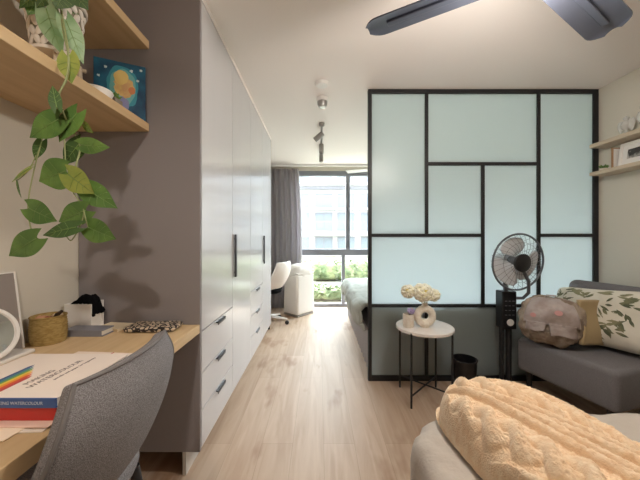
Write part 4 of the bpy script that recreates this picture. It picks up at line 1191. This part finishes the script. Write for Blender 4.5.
def leafmesh(mb, tip_from, length, width, ang, face=(0, -1, 0), roll=0.0, curl=0.2):
    """heart leaf. tip_from: base (petiole) point; ang: direction of the tip in the plane seen from the room (0 = +x, pi/2 = up)"""
    fz = Vector(face).normalized()
    rx = Vector((0,0,1)).cross(fz)
    if rx.length < 1e-3: rx = Vector((1,0,0))
    rx.normalize(); ry = fz.cross(rx)
    d = rx*math.cos(ang)+ry*math.sin(ang); s = fz.cross(d)
    d = (Matrix.Rotation(0, 3, 'Z') @ d)
    X = frame_to(Vector(tip_from), d, s, fz) @ Matrix.Rotation(roll, 4, 'X')
    nu, nv = 14, 10
    def fn(u, v):
        k = 2*v-1
        # outline: heart with a drawn-out tip
        w = (math.sin(PI*min(1, u*0.92+0.08))**0.72)*(1-u**3*0.65)*(1.05-0.35*u)
        w = max(0, w) if u < 1 else 0
        back = -0.13*length*(abs(k)**1.5)*(1-u)**3*2.0
        x = u*length+back; y = k*w*width*0.58
        z = curl*(-0.22*abs(k)*-1*w*width*0.5) - curl*0.5*u*u*length*0.6
        return Vector((x, y, z))
    mb.grid(fn, nu, nv, X)
    ribs.tube([X @ (fn(0.02+0.93*k/8, 0.5)+Vector((0, 0, 0.0008))) for k in range(9)], [0.0016*(1-0.09*k) for k in range(9)], 5)
    for q in (0.22, 0.40, 0.58):
        for sd_ in (0.5, -0.5): ribs.tube([X @ (fn(q+0.16*f, 0.5+sd_*0.85*f)+Vector((0, 0, 0.0006))) for f in (0, 0.5, 1)], 0.0006, 4)
ribs = MB()

# leaves as seen hanging in front of the shelf: (base px, base py, tip px, tip py, width px, depth, kind)
LV = [
 (57, 108, 50, 84, 10, 0.90, 'd', 0.5), (59, 119, 30, 137, 23, 0.93, 'n', 0.1), (77, 113, 60, 141, 24, 0.945, 'n', 0.15), (84, 124, 92, 133, 8, 0.95, 'l', 0.6),
 (81, 145, 107, 147, 14, 0.95, 'n', 0.3), (80, 143, 61, 164, 16, 0.955, 'd', 0.2), (42, 141, 35, 160, 9, 0.96, 'd', 0.6), (66, 171, 37, 181, 27, 0.93, 'n', 0.1),
 (68, 174, 90, 193, 22, 0.925, 'l', 0.0), (30, 168, 10, 181, 7, 0.95, 'l', 0.6), (17, 181, 21, 198, 5, 0.95, 'd', 0.8), (85, 188, 114, 207, 20, 0.95, 'n', 0.1),
 (86, 210, 58, 222, 20, 0.945, 'l2', 0.1), (29, 208, 53, 221, 21, 0.94, 'n', 0.1), (77, 227, 43, 234, 15, 0.92, 'd2', 0.3), (88, 227, 113, 239, 21, 0.95, 'n', 0.1),
 (37, 238, 6, 256, 22, 0.93, 'n', 0.1),
 (68, 56, 71, 82, 18, 0.945, 'l3', 0.1),
]
fol = {'n': MB(), 'd': MB(), 'l': MB(), 'p': MB()}
lrn = random.Random(3)
for (bx_, by_, tx_, ty_, w_, yd, kd, rl_) in LV:
    p0 = P(bx_, by_, yd); p1 = P(tx_, ty_, yd)
    ln = (p1-p0).length; w = w_/F*yd
    ang = math.atan2((p1-p0).z, (p1-p0).x)
    mbk = {'n': 'n', 'd': 'd', 'l': 'l', 'l2': 'n', 'l3': 'l', 'd2': 'd'}[kd]
    leafmesh(fol[mbk], p0, ln*1.04, w*1.15, ang, (lrn.uniform(-0.1, 0.1), -1, lrn.uniform(-0.12, 0.15)), rl_*0.7*lrn.choice((-1, 1)), 0.35)
# leaves at the pot
for (bx_, by_, tx_, ty_, w_, yd, kd) in ((46, 8, 57, 50, 20, 0.985, 'p'), (66, 20, 80, 58, 16, 1.0, 'p'), (40, -6, 24, 12, 16, 1.0, 'd'), (50, -8, 40, 10, 14, 0.99, 'd'), (64, -6, 58, 10, 18, 0.985, 'd'), (70, -10, 84, 4, 18, 1.0, 'd'), (36, 2, 30, 16, 12, 1.0, 'n')):
    p0 = P(bx_, by_, yd); p1 = P(tx_, ty_, yd)
    ang = math.atan2((p1-p0).z, (p1-p0).x)
    leafmesh(fol[kd], p0, (p1-p0).length*1.05, w_/F*yd*1.15, ang, (0.4+lrn.uniform(-0.1, 0.1), -1, 0.1), lrn.uniform(-0.3, 0.3), 0.4)
for k in range(16):
    a = lrn.uniform(0, 2*PI); r = lrn.uniform(0.01, 0.06)
    b0 = pc_+Vector((r*math.cos(a), r*math.sin(a), PZ0-pc_.z+0.185))
    leafmesh(fol['d' if k % 2 else 'n'], b0, 0.075, 0.06, lrn.uniform(-0.6, 3.7), (math.cos(a), math.sin(a), 0.4), 0, 0.4)
for k, mm in (('n', 'leaf'), ('d', 'leafback'), ('l', 'leaflight'), ('p', 'leafpale')):
    fol[k].build('foliage', M[mm], t, sharp=0, label={'l': 'yellow-green leaves', 'p': 'pale green leaves', 'd': 'darkest leaves'}.get(k))
M['rib'] = mat('pale_leaf_veins', (124, 152, 86), 0.5)
ribs.build('leaf_veins', M['rib'], t, sharp=0, label='pale leaf veins')
vn = MB()
def vine(pts, r=0.0026):
    ps = [P(*p) for p in pts]
    out = []
    for i in range(len(ps)-1):
        a0, a1, a2, a3 = ps[max(i-1, 0)], ps[i], ps[i+1], ps[min(i+2, len(ps)-1)]
        for k in range(6):
            f = k/6
            out.append(0.5*((2*a1)+(a2-a0)*f+(2*a0-5*a1+4*a2-a3)*f*f+(3*a1-a0-3*a2+a3)*f**3))
    out.append(ps[-1]); vn.tube(out, r, 6)
top = (58, -12, 1.04)
vine([top, (64, 25, 0.985), (69, 56, 0.947), (67, 78, 0.935), (59, 96, 0.925), (66, 119, 0.94), (80, 145, 0.955), (76, 168, 0.945), (84, 188, 0.955), (84, 212, 0.945), (90, 231, 0.955)])
vine([(64, 120, 0.945), (66, 168, 0.94), (72, 190, 0.94), (84, 212, 0.945), (72, 240, 0.94), (64, 231, 0.935)], 0.002)
vine([(60, -12, 1.04), (62, 25, 0.985), (68, 56, 0.945), (66, 78, 0.93), (56, 98, 0.92), (46, 122, 0.945), (42, 140, 0.96), (34, 170, 0.955), (28, 205, 0.95), (32, 232, 0.94), (40, 240, 0.94)], 0.002)
vine([(42, 140, 0.97), (30, 168, 0.955), (18, 180, 0.955)], 0.0016)
vn.build('vine', M['stem'], t, sharp=0)

# ------------------------------------------------------------------ outside
GZ = -0.16
M['lawn'] = mat('lawn', (150, 146, 130), 0.95, var=(3, (172, 168, 152), 0.4, 0.65))
M['paving'] = mat('pale_paving', (210, 206, 198), 0.85)
M['hedge'] = mat('hedge_leaves', (104, 118, 84), 0.9, var=(5, (150, 156, 116), 0.4, 0.65))
M['render'] = mat('white_render', (216, 214, 214), 0.85, var=(0.8, (206, 204, 206), 0.4, 0.6))
M['facadeglass'] = mat('blue_grey_glazing', (146, 156, 168), 0.3)
M['facadetrim'] = mat('grey_facade_trim', (150, 150, 160), 0.6)
struct(MB().box(-30, 40, YF+0.15, 60, GZ-0.2, GZ).build('ground_outside', M['lawn'], smooth=False))
struct(MB().box(-30, 40, 6.9, 8.6, GZ+0.001, GZ+0.03).build('garden_path', M['paving'], smooth=False))
def hedge(x0, x1, y0, y1, z1, n, seed, lab):
    rr = random.Random(seed); h = MB()
    def fn(d, p): return p*(1+0.10*fbm((d.x*3+seed, d.y*3, d.z*3), 2.0, 3))
    xx = x0
    while xx < x1:
        w = rr.uniform(0.5, 0.9)
        h.ball((xx, (y0+y1)/2, (z1+GZ)/2), (w*0.62, (y1-y0)/2, (z1-GZ)/2*rr.uniform(0.9, 1.08)), 20, 12, 0.7, 0.8, fn=fn)
        xx += w*0.75
    for k in range(n):
        x = rr.uniform(x0, x1); y = rr.uniform(y0, y1); z = rr.uniform(GZ+0.1, z1*1.02+0.02)
        if y > y0+0.25 and z < z1-0.12: y = y0+rr.uniform(-0.03, 0.2)
        a = rr.uniform(0, 2*PI); s = rr.uniform(0.05, 0.10)
        X = Matrix.Translation((x, y, z)) @ Euler((rr.uniform(-1, 1), rr.uniform(-1, 1), a)).to_matrix().to_4x4()
        h.add([(-s, 0, 0), (0, -s*0.5, 0.01), (s, 0, 0), (0, s*0.5, 0.01)], [(0, 1, 2, 3)], X)
    o = h.build('hedge', M['hedge'], sharp=0); o['kind'] = 'stuff'
    return tag(o, lab, 'hedge')
hedge(-2.5, 4.2, 8.9, 9.6, 0.42, 1500, 2, 'far green garden hedge beyond the pale path')
hedge(-1.5, 3.4, 6.1, 6.7, 0.10, 1500, 5, 'low yellow-green shrubs close outside the window')
t = thing('apartment_building', (3, 22, GZ), 'pale apartment building seen through the window', 'building')
MB().box(-12, 22, 22.0, 30, GZ, 4.9).build('facade', M['render'], t, smooth=False)
MB().box(-12, 22, 23.2, 30, 4.9, 7.0).build('setback_storey', M['render'], t, smooth=False)
MB().box(-12.2, 22.2, 21.6, 30.2, 4.9, 5.1).build('cornice', M['facadetrim'], t, smooth=False)
def win(x0, x1, z0, z1, y=22.0):
    f = MB(); w = 0.09
    f.box(x0, x1, y-0.06, y+0.02, z0, z0+w); f.box(x0, x1, y-0.06, y+0.02, z1-w, z1)
    f.box(x0, x0+w, y-0.06, y+0.02, z0+w, z1-w); f.box(x1-w, x1, y-0.06, y+0.02, z0+w, z1-w)
    f.box((x0+x1)/2-w/2, (x0+x1)/2+w/2, y-0.06, y+0.02, z0+w, z1-w)
    fo = f.build('window', M['facadetrim'], t, smooth=False)
    MB().box(x0+w, x1-w, y-0.03, y-0.01, z0+w, z1-w).build('pane', M['facadeglass'], fo, smooth=False)
for x in (-4.0, -2.1, -0.3, 1.4, 3.2, 5.0):
    win(x, x+1.35, 1.75, 3.15); win(x, x+1.35, 3.55, 4.6); win(x, x+1.35, 0.2, 1.3); win(x, x+1.35, 5.4, 6.6, 23.2)
def balcony(x0, x1, z):
    bo = MB().box(x0, x1, 20.9, 22.0, z-0.14, z).build('balcony', M['render'], t, smooth=False)
    r = MB(); r.box(x0, x1, 20.93, 20.98, z+0.82, z+0.88)
    n = int((x1-x0)/0.14)
    for k in range(n+1):
        x = x0+(x1-x0-0.025)*k/n; r.box(x, x+0.025, 20.94, 20.965, z, z+0.82)
    r.build('railing', M['facadetrim'], bo, smooth=False)
balcony(-0.8, 2.6, 1.55); balcony(-0.8, 2.6, 3.42); balcony(3.0, 6.6, 1.55); balcony(3.0, 6.6, 3.42); balcony(-12, 22, 5.25)

# ------------------------------------------------------------------ light
SKY_BACK, SKY_FRONT = 3.0, 10.5
w = bpy.data.worlds.new('sky'); S.world = w; w.use_nodes = True
nt = w.node_tree; N = nt.nodes; L = nt.links
bg = N['Background']
tc = N.new('ShaderNodeTexCoord'); sp = N.new('ShaderNodeSeparateXYZ')
L.new(tc.outputs['Generated'], sp.inputs[0])
# hazy bright sky on the sun's side (beyond the window), dimmer on the other side
mr = N.new('ShaderNodeMapRange'); mr.interpolation_type = 'SMOOTHSTEP'
mr.inputs['From Min'].default_value = -0.25; mr.inputs['From Max'].default_value = 0.55
mr.inputs['To Min'].default_value = SKY_BACK; mr.inputs['To Max'].default_value = SKY_FRONT
L.new(sp.outputs['Y'], mr.inputs['Value']); L.new(mr.outputs['Result'], bg.inputs['Strength'])
bg.inputs['Color'].default_value = (0.94, 0.97, 1.0, 1)

def area(name, loc, rot, sx, sy, power, col, portal=False):
    l = bpy.data.lights.new(name, 'AREA'); l.shape = 'RECTANGLE'; l.size = sx; l.size_y = sy; l.energy = power; l.color = col
    if portal: l.cycles.is_portal = True
    o = bpy.data.objects.new(name, l); COL.objects.link(o); o.location = loc; o.rotation_euler = rot
    return o
area('window_portal', (0.85, YF+0.12, 1.18), (-PI/2, 0, 0), 2.6, 2.36, 1.0, (1, 1, 1), True)
# the fan's own lamp
l = bpy.data.lights.new('fan_lamp', 'POINT'); l.energy = 19; l.color = (1.0, 0.93, 0.84); l.shadow_soft_size = 0.07
lo = bpy.data.objects.new('fan_lamp', l); COL.objects.link(lo); lo.location = (hub.x, hub.y, hub.z-0.11)

# added fill light out of view, put in to brighten the desk
FLP = Vector((-0.40, -0.25, ZC))
t = thing('added_fill_fitting', (FLP.x, FLP.y, ZC-0.012), 'small white round fitting of the unseen fill light added over the desk', 'fill_light')
MB().lathe([(0.036, 0.0), (0.052, 0.0), (0.052, -0.008), (0.036, -0.012)], FLP, 32).build('trim_ring', M['white'], t)
MB().lathe([(0, -0.001), (0.036, -0.001), (0.036, -0.004), (0, -0.004)], FLP, 24).build('diffuser', M['lampglow'], t)  # glowing disc of the added fill
l = bpy.data.lights.new('fill_light', 'SPOT'); l.energy = 34; l.color = (1.0, 0.90, 0.79); l.shadow_soft_size = 0.05
l.spot_size = math.radians(78); l.spot_blend = 0.8
lo = bpy.data.objects.new('fill_light', l); COL.objects.link(lo); lo.location = (FLP.x, FLP.y, ZC-0.02)
lo.rotation_euler = (Vector((-1.05, 0.95, 0.9))-lo.location).to_track_quat('-Z', 'Y').to_euler()

# ------------------------------------------------------------------ camera and view
cd = bpy.data.cameras.new('camera'); cd.sensor_width = 36.0; cd.lens = 36.0*F/640.0
cd.shift_x = (320-CX)/640.0; cd.shift_y = -(240-CY)/640.0
cd.clip_start = 0.02; cd.clip_end = 200
co = bpy.data.objects.new('camera', cd); COL.objects.link(co); co.location = (0, 0, H); co.rotation_euler = (PI/2, 0, 0)
S.camera = co
S.view_settings.view_transform = 'Standard'; S.view_settings.look = 'None'; S.view_settings.gamma = 1.0
S.view_settings.use_curve_mapping = False
S.view_settings.exposure = 1.2
S.cycles.use_denoising = True
S.cycles.max_bounces = 16; S.cycles.diffuse_bounces = 8; S.cycles.transmission_bounces = 10; S.cycles.transparent_max_bounces = 16
S.cycles.sample_clamp_indirect = 8.0
